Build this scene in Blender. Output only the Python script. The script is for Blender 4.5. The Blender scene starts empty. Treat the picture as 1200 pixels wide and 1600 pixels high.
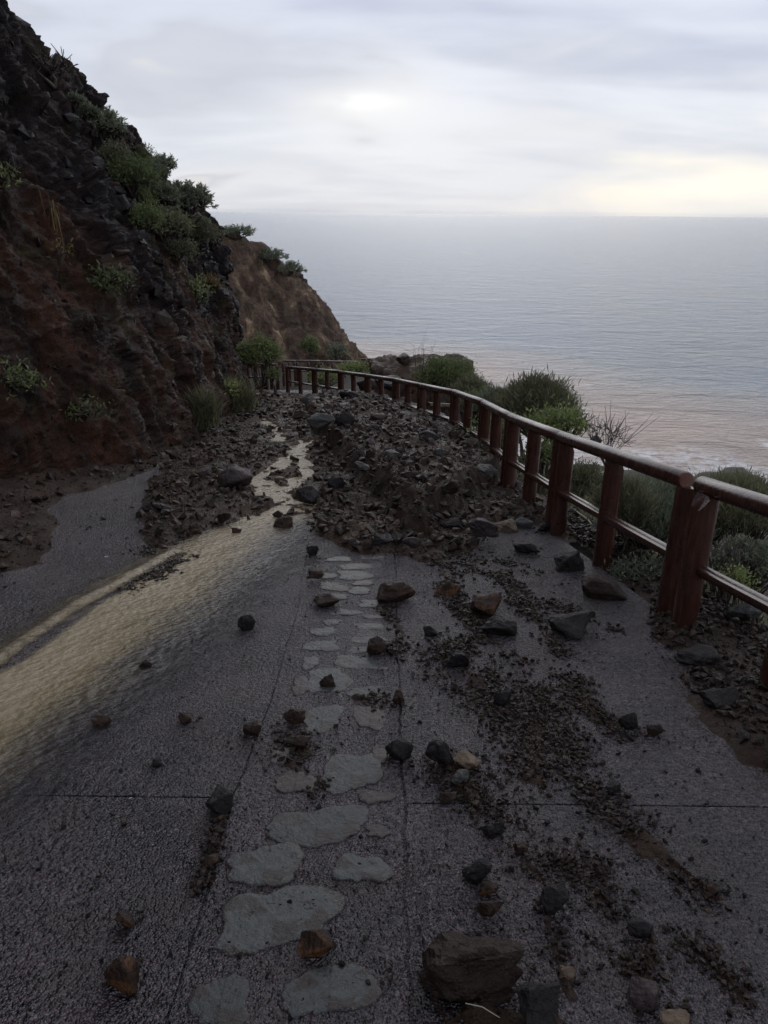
import bpy, bmesh, math, random
import numpy as np
from mathutils import Vector, Matrix

random.seed(7)
RNG = np.random.RandomState(7)
sc = bpy.context.scene
col = sc.collection
R = math.radians

# ------------------------------------------------------------------ camera
F = 1155.6                      # focal length in photo pixels (1200 x 1600)
CZ = 1.6                        # eye height
PITCH, ROLL = R(22.06), R(0.6)
S = 0.165                       # fall of the road
cam_d = bpy.data.cameras.new("camera")
cam = bpy.data.objects.new("camera", cam_d)
col.objects.link(cam)
sc.camera = cam
cam_d.sensor_fit = 'VERTICAL'
cam_d.sensor_height = 36.0
cam_d.sensor_width = 36.0
cam_d.lens = 26.0
cam_d.clip_start = 0.05
cam_d.clip_end = 60000
cam.matrix_world = Matrix.Translation((0, 0, CZ)) @ Matrix.Rotation(R(90) - PITCH, 4, 'X') @ Matrix.Rotation(ROLL, 4, 'Z')

# ------------------------------------------------------------------ light
sc.view_settings.view_transform = 'Standard'
sc.view_settings.look = 'None'
sc.view_settings.exposure = 0.0
sc.view_settings.gamma = 1.0
SUN_AZ, SUN_EL = R(6), R(32)    # ahead, a little to the right, behind cloud
sun_d = bpy.data.lights.new("sun", 'SUN')
sun_d.energy = 0.5
sun_d.angle = R(60)
sun_d.color = (1.0, 0.95, 0.88)
sun = bpy.data.objects.new("sun", sun_d)
col.objects.link(sun)
sdir = Vector((math.sin(SUN_AZ) * math.cos(SUN_EL), math.cos(SUN_AZ) * math.cos(SUN_EL), math.sin(SUN_EL)))
sun.rotation_euler = sdir.to_track_quat('Z', 'Y').to_euler()


def ray(px, py):
    x = (px - 600) / F
    y = -(py - 800) / F
    x2 = x * math.cos(ROLL) - y * math.sin(ROLL)
    y2 = x * math.sin(ROLL) + y * math.cos(ROLL)
    return Vector((x2, math.cos(PITCH) + y2 * math.sin(PITCH), -math.sin(PITCH) + y2 * math.cos(PITCH)))


def at(px, py, Y):
    d = ray(px, py)
    t = Y / d.y
    return Vector((d.x * t, Y, CZ + d.z * t))


def g0(px, py, h=0.0):
    d = ray(px, py)
    t = (h - CZ) / (d.z + S * d.y)
    return Vector((d.x * t, d.y * t, CZ + d.z * t))


# world: an overcast sky
w = bpy.data.worlds.new("World")
sc.world = w
w.use_nodes = True
nt = w.node_tree
nt.nodes.clear()


class NB:
    """tiny node helper"""
    def __init__(s, tree):
        s.t = tree

    def n(s, typ, **kw):
        nd = s.t.nodes.new(typ)
        for k, v in kw.items():
            if k.startswith('i_'):
                nd.inputs[k[2:].replace('_', ' ')].default_value = v
            else:
                setattr(nd, k, v)
        return nd

    def l(s, a, b):
        s.t.links.new(a, b)

    def math(s, op, a, b=None, c=None, clamp=False):
        nd = s.t.nodes.new('ShaderNodeMath')
        nd.operation = op
        nd.use_clamp = clamp
        for i, v in enumerate((a, b, c)):
            if v is None:
                continue
            if isinstance(v, (int, float)):
                nd.inputs[i].default_value = v
            else:
                s.l(v, nd.inputs[i])
        return nd.outputs[0]

    def ramp(s, fac, stops, interp='LINEAR'):
        nd = s.t.nodes.new('ShaderNodeValToRGB')
        nd.color_ramp.interpolation = interp
        els = nd.color_ramp.elements
        while len(els) < len(stops):
            els.new(0.5)
        for e, (p, c) in zip(els, stops):
            e.position = p
            e.color = (c, c, c, 1) if isinstance(c, (int, float)) else (*c, 1)
        s.l(fac, nd.inputs[0])
        return nd.outputs[0]

    def mix(s, fac, a, b, mode='MIX'):
        nd = s.t.nodes.new('ShaderNodeMix')
        nd.data_type = 'RGBA'
        nd.blend_type = mode
        for inp, v in ((nd.inputs[0], fac), (nd.inputs[6], a), (nd.inputs[7], b)):
            if isinstance(v, (int, float)):
                inp.default_value = v
            elif isinstance(v, tuple):
                inp.default_value = (*v, 1)
            else:
                s.l(v, inp)
        return nd.outputs[2]

    def noise(s, vec, scale, detail=4, rough=0.55, dist=0.0):
        nd = s.t.nodes.new('ShaderNodeTexNoise')
        nd.inputs['Scale'].default_value = scale
        nd.inputs['Detail'].default_value = detail
        nd.inputs['Roughness'].default_value = rough
        nd.inputs['Distortion'].default_value = dist
        if vec is not None:
            s.l(vec, nd.inputs['Vector'])
        return nd.outputs['Fac']

    def mapping(s, vec, scale=(1, 1, 1), loc=(0, 0, 0), rot=(0, 0, 0)):
        nd = s.t.nodes.new('ShaderNodeMapping')
        nd.inputs['Scale'].default_value = scale
        nd.inputs['Location'].default_value = loc
        nd.inputs['Rotation'].default_value = rot
        s.l(vec, nd.inputs['Vector'])
        return nd.outputs[0]

    def bump(s, h, strength, dist, normal=None):
        nd = s.t.nodes.new('ShaderNodeBump')
        nd.inputs['Strength'].default_value = strength
        nd.inputs['Distance'].default_value = dist
        s.l(h, nd.inputs['Height'])
        if normal is not None:
            s.l(normal, nd.inputs['Normal'])
        return nd.outputs[0]


b = NB(nt)
tc = b.n('ShaderNodeTexCoord')
sep = b.n('ShaderNodeSeparateXYZ')
b.l(tc.outputs['Generated'], sep.inputs[0])
X, Y, Z = sep.outputs
zc = b.math('MAXIMUM', Z, 0.0)
den = b.math('ADD', zc, 0.22)
cv = b.n('ShaderNodeCombineXYZ')
b.l(b.math('DIVIDE', X, den), cv.inputs[0])
b.l(b.math('DIVIDE', Y, den), cv.inputs[1])
b.l(zc, cv.inputs[2])
big = b.noise(b.mapping(cv.outputs[0], (1.0, 1.7, 3.0), (2.3, 0.4, 0)), 0.9, 3, 0.42, 0.2)
mid = b.noise(b.mapping(cv.outputs[0], (1.2, 3.0, 8.0), (7.3, 3.4, 0)), 1.7, 4, 0.45, 0.1)
clm = b.math('ADD', b.math('MULTIPLY', big, 0.7), b.math('MULTIPLY', mid, 0.3))
clm = b.ramp(clm, [(0.38, 0.0), (0.60, 1.0)], 'EASE')
finen = b.noise(b.mapping(tc.outputs['Generated'], (5, 5, 16)), 1.0, 3, 0.45, 0.2)
# base by height over the horizon: pale curtain low down, blue-grey deck above
low = b.ramp(zc, [(0.0, (.64, .68, .77)), (0.03, (.68, .72, .81)), (0.12, (.60, .64, .76)), (0.2, (.52, .57, .71)), (0.35, (.64, .68, .82)), (0.55, (.52, .55, .68)), (1.0, (.26, .28, .34))])
hi = b.ramp(zc, [(0.0, (.78, .82, .89)), (0.10, (.85, .88, .95)), (0.2, (.76, .80, .92)), (0.35, (.80, .83, .96)), (0.55, (.64, .67, .79)), (1.0, (.34, .36, .43))])
cloud = b.mix(clm, low, hi)


def spot(px, py, sx, sz, amount, colr, src):
    d = ray(px, py).normalized()
    dx = b.math('MULTIPLY', b.math('SUBTRACT', X, d.x), 1 / sx)
    dz = b.math('MULTIPLY', b.math('SUBTRACT', Z, d.z), 1 / sz)
    nn = b.math('MULTIPLY', b.math('SUBTRACT', finen, 0.5), 4.5)
    r2 = b.math('ADD', b.math('MULTIPLY', dx, dx), b.math('MULTIPLY', dz, dz))
    r2 = b.math('MAXIMUM', b.math('ADD', b.math('ADD', r2, b.math('MULTIPLY', nn, r2)), nn), 0.0)
    e = b.math('POWER', 2.718, b.math('MULTIPLY', r2, -1.0))
    e = b.math('MULTIPLY', e, b.math('GREATER_THAN', Y, 0.0))
    return b.mix(b.math('MULTIPLY', e, amount, clamp=True), src, colr)


cloud = spot(620, 190, 0.30, 0.075, 0.55, (.90, .91, .94), cloud)
cloud = spot(575, 163, 0.10, 0.020, 0.8, (1.0, .99, .98), cloud)
cloud = spot(560, 158, 0.040, 0.009, 0.8, (1.2, 1.19, 1.16), cloud)
cloud = spot(1120, 292, 0.05, 0.010, 0.8, (1.2, 1.15, 1.0), cloud)
cloud = spot(1170, 290, 0.12, 0.026, 1.0, (1.12, 1.05, .93), cloud)
cloud = spot(1140, 325, 0.13, 0.014, 0.7, (1.0, .98, .92), cloud)
cloud = spot(980, 303, 0.03, 0.008, 0.7, (1.1, 1.03, .9), cloud)
cloud = spot(330, 110, 0.16, 0.05, 0.55, (.50, .53, .63), cloud)
cloud = spot(820, 250, 0.10, 0.10, 0.25, (.66, .68, .76), cloud)
# below the horizon: what the sea sends back
cloud = b.mix(b.math('LESS_THAN', Z, -0.002), cloud, (.10, .11, .13))
sky = b.n('ShaderNodeTexSky')
sky.sky_type = 'NISHITA'
sky.sun_disc = False
sky.sun_elevation = SUN_EL
sky.sun_rotation = SUN_AZ
bg1 = b.n('ShaderNodeBackground')
bg1.inputs[1].default_value = 0.08
b.l(sky.outputs[0], bg1.inputs[0])
bg2 = b.n('ShaderNodeBackground')
bg2.inputs[1].default_value = 1.0
b.l(cloud, bg2.inputs[0])
mx = b.n('ShaderNodeMixShader')
mx.inputs[0].default_value = 0.93
b.l(bg1.outputs[0], mx.inputs[1])
b.l(bg2.outputs[0], mx.inputs[2])
wo = b.n('ShaderNodeOutputWorld')
b.l(mx.outputs[0], wo.inputs[0])


# ------------------------------------------------------------------ numpy noise
def _h(i, j, k, s):
    n = (i.astype(np.int64) * 374761393 + j.astype(np.int64) * 668265263 + k.astype(np.int64) * 2147483647 + s * 974634777) & 0xFFFFFFFF
    n = ((n ^ (n >> 13)) * 1274126177) & 0xFFFFFFFF
    n = ((n ^ (n >> 16)) * 2246822519) & 0xFFFFFFFF
    return ((n ^ (n >> 15)) & 0xFFFFFF) / float(0xFFFFFF)


def vnoise(p, s=0):
    f = np.floor(p)
    t = p - f
    t = t * t * (3 - 2 * t)
    i, j, k = f[:, 0], f[:, 1], f[:, 2]
    out = 0
    for a in (0, 1):
        for c in (0, 1):
            for e in (0, 1):
                wgt = (t[:, 0] if a else 1 - t[:, 0]) * (t[:, 1] if c else 1 - t[:, 1]) * (t[:, 2] if e else 1 - t[:, 2])
                out = out + wgt * _h(i + a, j + c, k + e, s)
    return out * 2 - 1


def fbm(p, octv=4, s=0, gain=0.5, ridged=False):
    a, tot, q = 1.0, 0, p.copy()
    nrm = 0
    for o in range(octv):
        n = vnoise(q, s + o * 17)
        if ridged:
            n = 1 - 2 * np.abs(n)
        tot = tot + a * n
        nrm += a
        a *= gain
        q = q * 2.03 + 11.3
    return tot / nrm


def cells(p, s=0):
    """nearest and second distance and the random value of the nearest cell"""
    f = np.floor(p)
    n = len(p)
    d1 = np.full(n, 9.0)
    d2 = np.full(n, 9.0)
    val = np.zeros(n)
    for a in (-1, 0, 1):
        for c in (-1, 0, 1):
            for e in (-1, 0, 1):
                i, j, k = f[:, 0] + a, f[:, 1] + c, f[:, 2] + e
                q = np.stack([i + _h(i, j, k, s), j + _h(i, j, k, s + 1), k + _h(i, j, k, s + 2)], 1)
                d = np.sqrt(((p - q) ** 2).sum(1))
                r = _h(i, j, k, s + 3)
                m = d < d1
                d2 = np.where(m, d1, np.minimum(d2, d))
                val = np.where(m, r, val)
                d1 = np.where(m, d, d1)
    return d1, d2, val


def v3(x, y, z=None):
    return np.stack([x, y, np.zeros_like(x) if z is None else z], 1)


def sstep(a, c, x):
    t = np.clip((x - a) / (c - a), 0, 1)
    return t * t * (3 - 2 * t)


# ------------------------------------------------------------------ mesh helpers
def mesh_np(name, verts, faces_list, mat, parent=None, smooth=False, attrs=None, link=True, mats=None, mat_idx=None):
    """faces_list: list of (n,k) int arrays"""
    me = bpy.data.meshes.new(name)
    verts = np.asarray(verts, dtype=np.float32)
    me.vertices.add(len(verts))
    me.vertices.foreach_set('co', verts.ravel())
    loops = np.concatenate([f.ravel() for f in faces_list]).astype(np.int32)
    tot = np.concatenate([np.full(len(f), f.shape[1]) for f in faces_list]).astype(np.int32)
    start = np.concatenate([[0], np.cumsum(tot)[:-1]]).astype(np.int32)
    me.loops.add(len(loops))
    me.loops.foreach_set('vertex_index', loops)
    me.polygons.add(len(tot))
    me.polygons.foreach_set('loop_start', start)
    me.polygons.foreach_set('loop_total', tot)
    me.polygons.foreach_set('use_smooth', np.full(len(tot), smooth))
    if attrs:
        for k, v in attrs.items():
            a = me.attributes.new(k, 'FLOAT', 'POINT')
            a.data.foreach_set('value', np.asarray(v, dtype=np.float32))
    if mats:
        for m in mats:
            me.materials.append(m)
        me.polygons.foreach_set('material_index', np.asarray(mat_idx, dtype=np.int32))
    elif mat:
        me.materials.append(mat)
    me.update(calc_edges=True)
    me.validate()
    o = bpy.data.objects.new(name, me)
    if link:
        col.objects.link(o)
    if parent:
        o.parent = parent
    return o


def grid_faces(nu, nv, mask=None):
    i = np.arange(nu - 1)[:, None] * nv + np.arange(nv - 1)[None, :]
    f = np.stack([i, i + nv, i + nv + 1, i + 1], -1).reshape(-1, 4)
    if mask is not None:
        f = f[mask[f].any(1)]
    return f


def compact(v, f, attrs=None):
    used = np.unique(f)
    re = -np.ones(len(v), int)
    re[used] = np.arange(len(used))
    return v[used], re[f], used


def tag(o, label=None, cat=None, group=None, kind=None):
    if label:
        o['label'] = label
    if cat:
        o['category'] = cat
    if group:
        o['group'] = group
    if kind:
        o['kind'] = kind
    return o


def empty(name, loc, rz=0):
    o = bpy.data.objects.new(name, None)
    o.empty_display_size = 0.1
    o.location = loc
    o.rotation_euler = (0, 0, rz)
    col.objects.link(o)
    return o


class MB:
    """collects tubes, leaves and shapes; builds one mesh"""
    def __init__(s):
        s.v, s.q, s.t, s.a, s.n = [], [], [], [], 0

    def add(s, v, quads=None, tris=None, a=0.0):
        v = np.asarray(v, float)
        s.v.append(v)
        if quads is not None and len(quads):
            s.q.append(np.asarray(quads) + s.n)
        if tris is not None and len(tris):
            s.t.append(np.asarray(tris) + s.n)
        s.a.append(np.full(len(v), a) if np.isscalar(a) else np.asarray(a))
        s.n += len(v)

    def tube(s, pts, rad, sides=6, a=0.5, cap=True):
        pts = [Vector(p) for p in pts]
        n = len(pts)
        if np.isscalar(rad):
            rad = [rad] * n
        up = Vector((0, 0, 1))
        vs = []
        for i, p in enumerate(pts):
            d = (pts[min(i + 1, n - 1)] - pts[max(i - 1, 0)]).normalized()
            u = d.cross(up if abs(d.z) < 0.95 else Vector((1, 0, 0))).normalized()
            w_ = d.cross(u)
            for k in range(sides):
                an = 2 * math.pi * k / sides
                q = p + (u * math.cos(an) + w_ * math.sin(an)) * rad[i]
                vs.append(q[:])
        qs = []
        for i in range(n - 1):
            for k in range(sides):
                k2 = (k + 1) % sides
                qs.append((i * sides + k, i * sides + k2, (i + 1) * sides + k2, (i + 1) * sides + k))
        ts = []
        if cap:
            vs.append(pts[0][:])
            vs.append(pts[-1][:])
            c0, c1 = n * sides, n * sides + 1
            for k in range(sides):
                k2 = (k + 1) % sides
                ts.append((c0, k2, k))
                ts.append((c1, (n - 1) * sides + k, (n - 1) * sides + k2))
        s.add(vs, qs, ts, a)

    def build(s, name, mat, parent=None, smooth=False, link=True):
        fl = []
        if s.q:
            fl.append(np.concatenate(s.q))
        if s.t:
            fl.append(np.concatenate(s.t))
        return mesh_np(name, np.concatenate(s.v), fl, mat, parent, smooth, {'tone': np.concatenate(s.a)}, link)


# ------------------------------------------------------------------ materials
def new_mat(name):
    m = bpy.data.materials.new(name)
    m.use_nodes = True
    m.node_tree.nodes.clear()
    n = NB(m.node_tree)
    out = n.n('ShaderNodeOutputMaterial')
    p = n.n('ShaderNodeBsdfPrincipled')
    n.l(p.outputs[0], out.inputs[0])
    return m, n, p, out


def gpos(n):
    return n.n('ShaderNodeNewGeometry').outputs['Position']


def attr(n, name):
    a = n.n('ShaderNodeAttribute')
    a.attribute_name = name
    return a.outputs['Fac']


def mat_road():
    m, n, p, out = new_mat('wet_exposed_aggregate')
    P = gpos(n)
    v = n.n('ShaderNodeTexVoronoi')
    v.inputs['Scale'].default_value = 48
    v.inputs['Randomness'].default_value = 1
    n.l(P, v.inputs['Vector'])
    v2 = n.n('ShaderNodeTexVoronoi')
    v2.inputs['Scale'].default_value = 120
    n.l(P, v2.inputs['Vector'])
    rs = n.n('ShaderNodeSeparateColor')
    n.l(v.outputs['Color'], rs.inputs[0])
    peb = n.ramp(rs.outputs[0], [(0.0, (.008, .009, .018)), (0.45, (.016, .015, .024)), (0.7, (.034, .028, .030)), (0.88, (.070, .056, .050)), (1.0, (.13, .11, .095))])
    mort = n.ramp(v.outputs['Distance'], [(0.30, 0.0), (0.46, 1.0)])
    fine = n.noise(P, 120, 3, 0.6)
    clump = n.noise(P, 24, 4, 0.65)
    c = n.mix(mort, peb, n.ramp(fine, [(0.35, (.035, .030, .030)), (0.50, (.105, .090, .086)), (0.62, (.26, .225, .205))]))
    c = n.mix(0.8, c, n.ramp(clump, [(0.38, 0.35), (0.58, 1.0)]), 'MULTIPLY')
    c = n.mix(1.0, c, (.76, .65, .80), 'MULTIPLY')
    big_ = n.noise(P, 0.9, 5, 0.6)
    c = n.mix(0.9, c, n.ramp(big_, [(0.35, 0.40), (0.62, 1.05)]), 'MULTIPLY')
    # silt left lying: brown tint with its own shape
    silt = n.noise(P, 2.3, 6, 0.62, 0.4)
    siltm = n.ramp(silt, [(0.50, 0.0), (0.66, 1.0)])
    c = n.mix(n.math('MULTIPLY', siltm, n.ramp(fine, [(0.35, 0.2), (0.7, 0.75)])), c, (.046, .030, .023))
    red = n.noise(P, 5.0, 4, 0.6)
    c = n.mix(n.ramp(red, [(0.50, 0.0), (0.75, 0.35)]), c, (.075, .042, .036))
    n.l(c, p.inputs['Base Color'])
    rr = n.noise(P, 3.1, 5, 0.6)
    ro = n.ramp(rr, [(0.34, 0.25), (0.62, 0.5)])
    n.l(ro, p.inputs['Roughness'])
    p.inputs['Specular IOR Level'].default_value = 0.46
    d1 = n.math('MULTIPLY', v.outputs['Distance'], -1.0)
    wash = n.ramp(n.noise(P, 1.6, 4, 0.6), [(0.36, 0.4), (0.6, 1.0)])
    h = n.math('MULTIPLY', n.math('ADD', n.math('MULTIPLY', d1, 1.3), n.math('MULTIPLY', fine, 0.5)), wash)
    h = n.math('ADD', h, n.math('MULTIPLY', n.noise(P, 14, 3), 0.6))
    h = n.math('ADD', h, n.math('MULTIPLY', v2.outputs['Distance'], -0.6))
    nb1 = n.bump(h, 1.0, 0.020)
    n.l(nb1, p.inputs['Normal'])
    n.l(nb1, p.inputs['Coat Normal'])
    p.inputs['Coat Weight'].default_value = 1.0
    p.inputs['Coat IOR'].default_value = 1.5
    n.l(n.ramp(rr, [(0.34, 0.04), (0.62, 0.16)]), p.inputs['Coat Roughness'])
    return m


def mat_mud():
    m, n, p, out = new_mat('wet_mud')
    P = gpos(n)
    a = n.noise(P, 1.4, 6, 0.6, 0.3)
    f = n.noise(P, 38, 5, 0.65)
    ff = n.noise(P, 170, 3, 0.6)
    c = n.ramp(a, [(0.3, (.026, .014, .008)), (0.5, (.052, .029, .017)), (0.68, (.088, .051, .030))])
    c = n.mix(0.6, c, n.ramp(f, [(0.3, 0.35), (0.7, 1.0)]), 'MULTIPLY')
    c = n.mix(n.math('MULTIPLY', attr(n, 'silt'), 0.7), c, (.13, .082, .050))
    n.l(c, p.inputs['Base Color'])
    ro = n.ramp(n.noise(P, 4.0, 5, 0.6), [(0.36, 0.30), (0.56, 0.78)])
    n.l(ro, p.inputs['Roughness'])
    p.inputs['Specular IOR Level'].default_value = 0.3
    h = n.math('ADD', n.math('MULTIPLY', f, 1.0), n.math('MULTIPLY', ff, 0.5))
    n.l(n.bump(h, 1.0, 0.03), p.inputs['Normal'])
    return m


def mat_stone(name, stops, rough=(0.38, 0.72), bump=0.6, patch=None):
    m, n, p, out = new_mat(name)
    tcn = n.n('ShaderNodeTexCoord')
    P = tcn.outputs['Object']
    oi = n.n('ShaderNodeObjectInfo')
    tone = attr(n, 'tone')
    a = n.noise(n.mapping(P, (1, 1, 1)), 9, 6, 0.62)
    f = n.noise(P, 70, 4, 0.65)
    t = n.math('ADD', n.math('MULTIPLY', a, 0.5), n.math('MULTIPLY', tone, 0.5))
    c = n.ramp(t, stops)
    c = n.mix(0.55, c, n.ramp(f, [(0.3, 0.45), (0.7, 1.0)]), 'MULTIPLY')
    c = n.mix(0.5, c, n.ramp(oi.outputs['Random'], [(0.0, .65), (1.0, 1.0)]), 'MULTIPLY')
    if patch:
        pm = n.ramp(n.noise(P, 13, 3, 0.5, 0.3), [(0.52, 0.0), (0.58, 1.0)])
        c = n.mix(n.math('MULTIPLY', pm, 0.85), c, patch)
    n.l(c, p.inputs['Base Color'])
    if 'paving' in name:
        p.inputs['Coat Weight'].default_value = 0.14
        p.inputs['Coat Roughness'].default_value = 0.14
    n.l(n.ramp(n.noise(P, 16, 4), [(0.35, rough[0]), (0.65, rough[1])]), p.inputs['Roughness'])
    p.inputs['Specular IOR Level'].default_value = 0.28
    h = n.math('ADD', n.math('MULTIPLY', n.noise(P, 26, 5, 0.6), 1.0), n.math('MULTIPLY', f, 0.4))
    n.l(n.bump(h, bump * 1.5, 0.025), p.inputs['Normal'])
    return m


def mat_paver(name, stops):
    m = mat_stone(name, stops, rough=(0.26, 0.5), bump=0.5, patch=(.040, .030, .025))
    n = NB(m.node_tree)
    p = [q for q in m.node_tree.nodes if q.type == 'BSDF_PRINCIPLED'][0]
    old = p.inputs['Base Color'].links[0].from_socket
    P = gpos(n)
    rim = attr(n, 'rim')
    k = n.math('ADD', rim, n.math('MULTIPLY', n.math('SUBTRACT', n.noise(P, 20, 6, 0.72), 0.5), 2.3))
    grit = n.ramp(n.noise(P, 190, 3, 0.6), [(0.35, (.012, .010, .010)), (0.5, (.040, .032, .029)), (0.66, (.15, .125, .11))])
    c = n.mix(n.ramp(k, [(0.80, 0.0), (0.92, 1.0)]), old, grit)
    sp_ = n.ramp(n.noise(P, 55, 3, 0.5), [(0.63, 0.0), (0.66, 0.9)])
    c = n.mix(sp_, c, (.012, .010, .009))
    n.l(c, p.inputs['Base Color'])
    return m


def mat_cliff(name, far=False):
    m, n, p, out = new_mat(name)
    P = gpos(n)
    earth = attr(n, 'earth')
    a = n.noise(P, 0.55 if not far else 0.35, 6, 0.62, 0.4)
    st = n.noise(n.mapping(P, (2.6, 2.6, 0.45) if not far else (1.3, 1.3, 0.16), rot=(0.0, R(24 if not far else 32), 0)), 1.4 if not far else 0.9, 5, 0.62, 0.5)
    f = n.noise(P, 9, 6, 0.68)
    ff = n.noise(P, 45, 4, 0.65)
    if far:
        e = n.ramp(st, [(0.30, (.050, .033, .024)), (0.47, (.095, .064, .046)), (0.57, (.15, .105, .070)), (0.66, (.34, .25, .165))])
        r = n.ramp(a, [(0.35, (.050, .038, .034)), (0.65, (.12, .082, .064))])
    else:
        e = n.ramp(st, [(0.30, (.016, .009, .006)), (0.50, (.040, .021, .012)), (0.64, (.070, .034, .018)), (0.8, (.12, .070, .036))])
        r = n.ramp(a, [(0.32, (.012, .009, .010)), (0.55, (.026, .020, .021)), (0.7, (.042, .025, .019))])
    c = n.mix(earth, r, e)
    c = n.mix(0.75, c, n.ramp(f, [(0.28, 0.25), (0.7, 1.0)]), 'MULTIPLY')
    c = n.mix(0.5, c, n.ramp(ff, [(0.3, 0.4), (0.65, 1.0)]), 'MULTIPLY')
    c = n.mix(0.9, c, n.ramp(n.noise(P, 0.9, 5, 0.65, 0.5), [(0.36, 0.35), (0.6, 1.15)]), 'MULTIPLY')
    # moss and small weeds
    mo = n.noise(P, 1.1, 6, 0.7, 0.2)
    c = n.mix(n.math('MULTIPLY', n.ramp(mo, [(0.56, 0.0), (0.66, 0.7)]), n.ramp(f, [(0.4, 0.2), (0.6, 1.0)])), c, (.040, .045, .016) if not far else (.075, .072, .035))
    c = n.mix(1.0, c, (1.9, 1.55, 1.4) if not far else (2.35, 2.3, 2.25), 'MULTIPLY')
    n.l(c, p.inputs['Base Color'])
    n.l(n.ramp(n.noise(P, 3.2, 5, 0.6), [(0.35, 0.42 if not far else 0.7), (0.62, 0.85)]), p.inputs['Roughness'])
    p.inputs['Specular IOR Level'].default_value = 0.22
    h = n.math('ADD', n.math('MULTIPLY', f, 1.0), n.math('MULTIPLY', ff, 0.35))
    n.l(n.bump(h, 1.0, 0.12), p.inputs['Normal'])
    return m


def mat_ground():
    m, n, p, out = new_mat('scrubby_earth')
    P = gpos(n)
    a = n.noise(P, 0.8, 6, 0.65, 0.3)
    f = n.noise(P, 12, 6, 0.65)
    c = n.ramp(a, [(0.35, (.036, .025, .019)), (0.55, (.060, .044, .030)), (0.68, (.050, .055, .024))])
    c = n.mix(0.6, c, n.ramp(f, [(0.3, 0.3), (0.7, 1.0)]), 'MULTIPLY')
    n.l(c, p.inputs['Base Color'])
    p.inputs['Roughness'].default_value = 0.75
    n.l(n.bump(f, 1.0, 0.08), p.inputs['Normal'])
    return m


def mat_sea():
    m, n, p, out = new_mat('sea_water')
    P = gpos(n)
    tb = attr(n, 'turbid')
    fo = attr(n, 'foam')
    pat = n.noise(n.mapping(P, (0.010, 0.022, 0.01), rot=(0, 0, R(-14))), 1.0, 5, 0.55, 0.6)
    tt = n.math('ADD', tb, n.math('MULTIPLY', n.math('SUBTRACT', pat, 0.5), 0.7))
    c = n.ramp(tt, [(0.0, (.20, .275, .365)), (0.25, (.26, .32, .385)), (0.48, (.40, .385, .38)), (0.72, (.50, .385, .33)), (1.0, (.50, .37, .305))])
    c = n.mix(n.math('MULTIPLY', n.ramp(pat, [(0.4, 0.0), (0.62, 0.35)]), 1.0), c, (.20, .22, .24))
    n1 = n.noise(P, 0.55, 6, 0.7)
    fm = n.math('MULTIPLY', fo, n.ramp(n1, [(0.42, 0.0), (0.56, 1.0)]))
    c = n.mix(fm, c, (.85, .85, .86))
    n.l(c, p.inputs['Base Color'])
    p.inputs['Roughness'].default_value = 0.16
    p.inputs['IOR'].default_value = 1.33
    w1 = n.noise(n.mapping(P, (0.055, 0.12, 0.1), rot=(0, 0, R(-16))), 1.0, 4, 0.55, 0.8)
    w2 = n.noise(n.mapping(P, (0.35, 0.75, 0.5), rot=(0, 0, R(-8))), 1.0, 5, 0.6, 0.5)
    w3 = n.noise(n.mapping(P, (1.6, 3.2, 1), rot=(0, 0, R(10))), 1.0, 4, 0.6)
    h = n.math('ADD', n.math('MULTIPLY', w1, 3.6), n.math('ADD', n.math('MULTIPLY', w2, 1.5), n.math('MULTIPLY', w3, 0.14)))
    n.l(n.bump(h, 1.0, 1.0), p.inputs['Normal'])
    return m


def mat_stream():
    m, n, p, out = new_mat('muddy_running_water')
    P = gpos(n)
    tb = attr(n, 'turbid')
    al = attr(n, 'film')
    # flow runs down towards the near left
    rot = n.mapping(P, (1, 1, 1), rot=(0, 0, R(-52)))
    w1 = n.noise(n.mapping(rot, (9, 15, 9)), 1.0, 3, 0.6, 0.5)
    vv_ = n.n('ShaderNodeTexVoronoi')
    vv_.feature = 'SMOOTH_F1'
    vv_.inputs['Scale'].default_value = 1.0
    n.l(n.mapping(rot, (26, 33, 24)), vv_.inputs['Vector'])
    w2 = vv_.outputs['Distance']
    w3 = n.noise(P, 75, 3, 0.65)
    pn = n.noise(n.mapping(rot, (2.2, 7, 3)), 1.0, 6, 0.7, 0.3)
    t2 = n.math('ADD', tb, n.math('MULTIPLY', n.math('SUBTRACT', pn, 0.5), 0.8), clamp=True)
    c = n.ramp(t2, [(0.12, (.040, .036, .040)), (0.42, (.095, .078, .052)), (0.75, (.27, .212, .120)), (1.0, (.37, .30, .19))])
    c = n.mix(0.3, c, n.ramp(w3, [(0.35, 0.4), (0.6, 1.0)]), 'MULTIPLY')
    n.l(c, p.inputs['Base Color'])
    p.inputs['Roughness'].default_value = 0.07
    p.inputs['IOR'].default_value = 1.36
    h = n.math('ADD', n.math('MULTIPLY', w1, 1.4), n.math('ADD', n.math('MULTIPLY', w2, 1.0), n.math('MULTIPLY', w3, 0.5)))
    n.l(n.bump(h, 0.9, 0.012), p.inputs['Normal'])
    tr = n.n('ShaderNodeBsdfTransparent')
    ms = n.n('ShaderNodeMixShader')
    an = n.math('ADD', al, n.math('MULTIPLY', n.math('SUBTRACT', n.noise(n.mapping(rot, (7, 14, 8)), 1.0, 6, 0.72), 0.5), 1.1))
    an = n.math('ADD', an, n.math('MULTIPLY', tb, 0.3))
    n.l(n.ramp(an, [(0.30, 0.0), (0.90, 1.0)]), ms.inputs[0])
    n.l(tr.outputs[0], ms.inputs[1])
    n.l(p.outputs[0], ms.inputs[2])
    n.l(ms.outputs[0], out.inputs[0])
    return m


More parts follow.
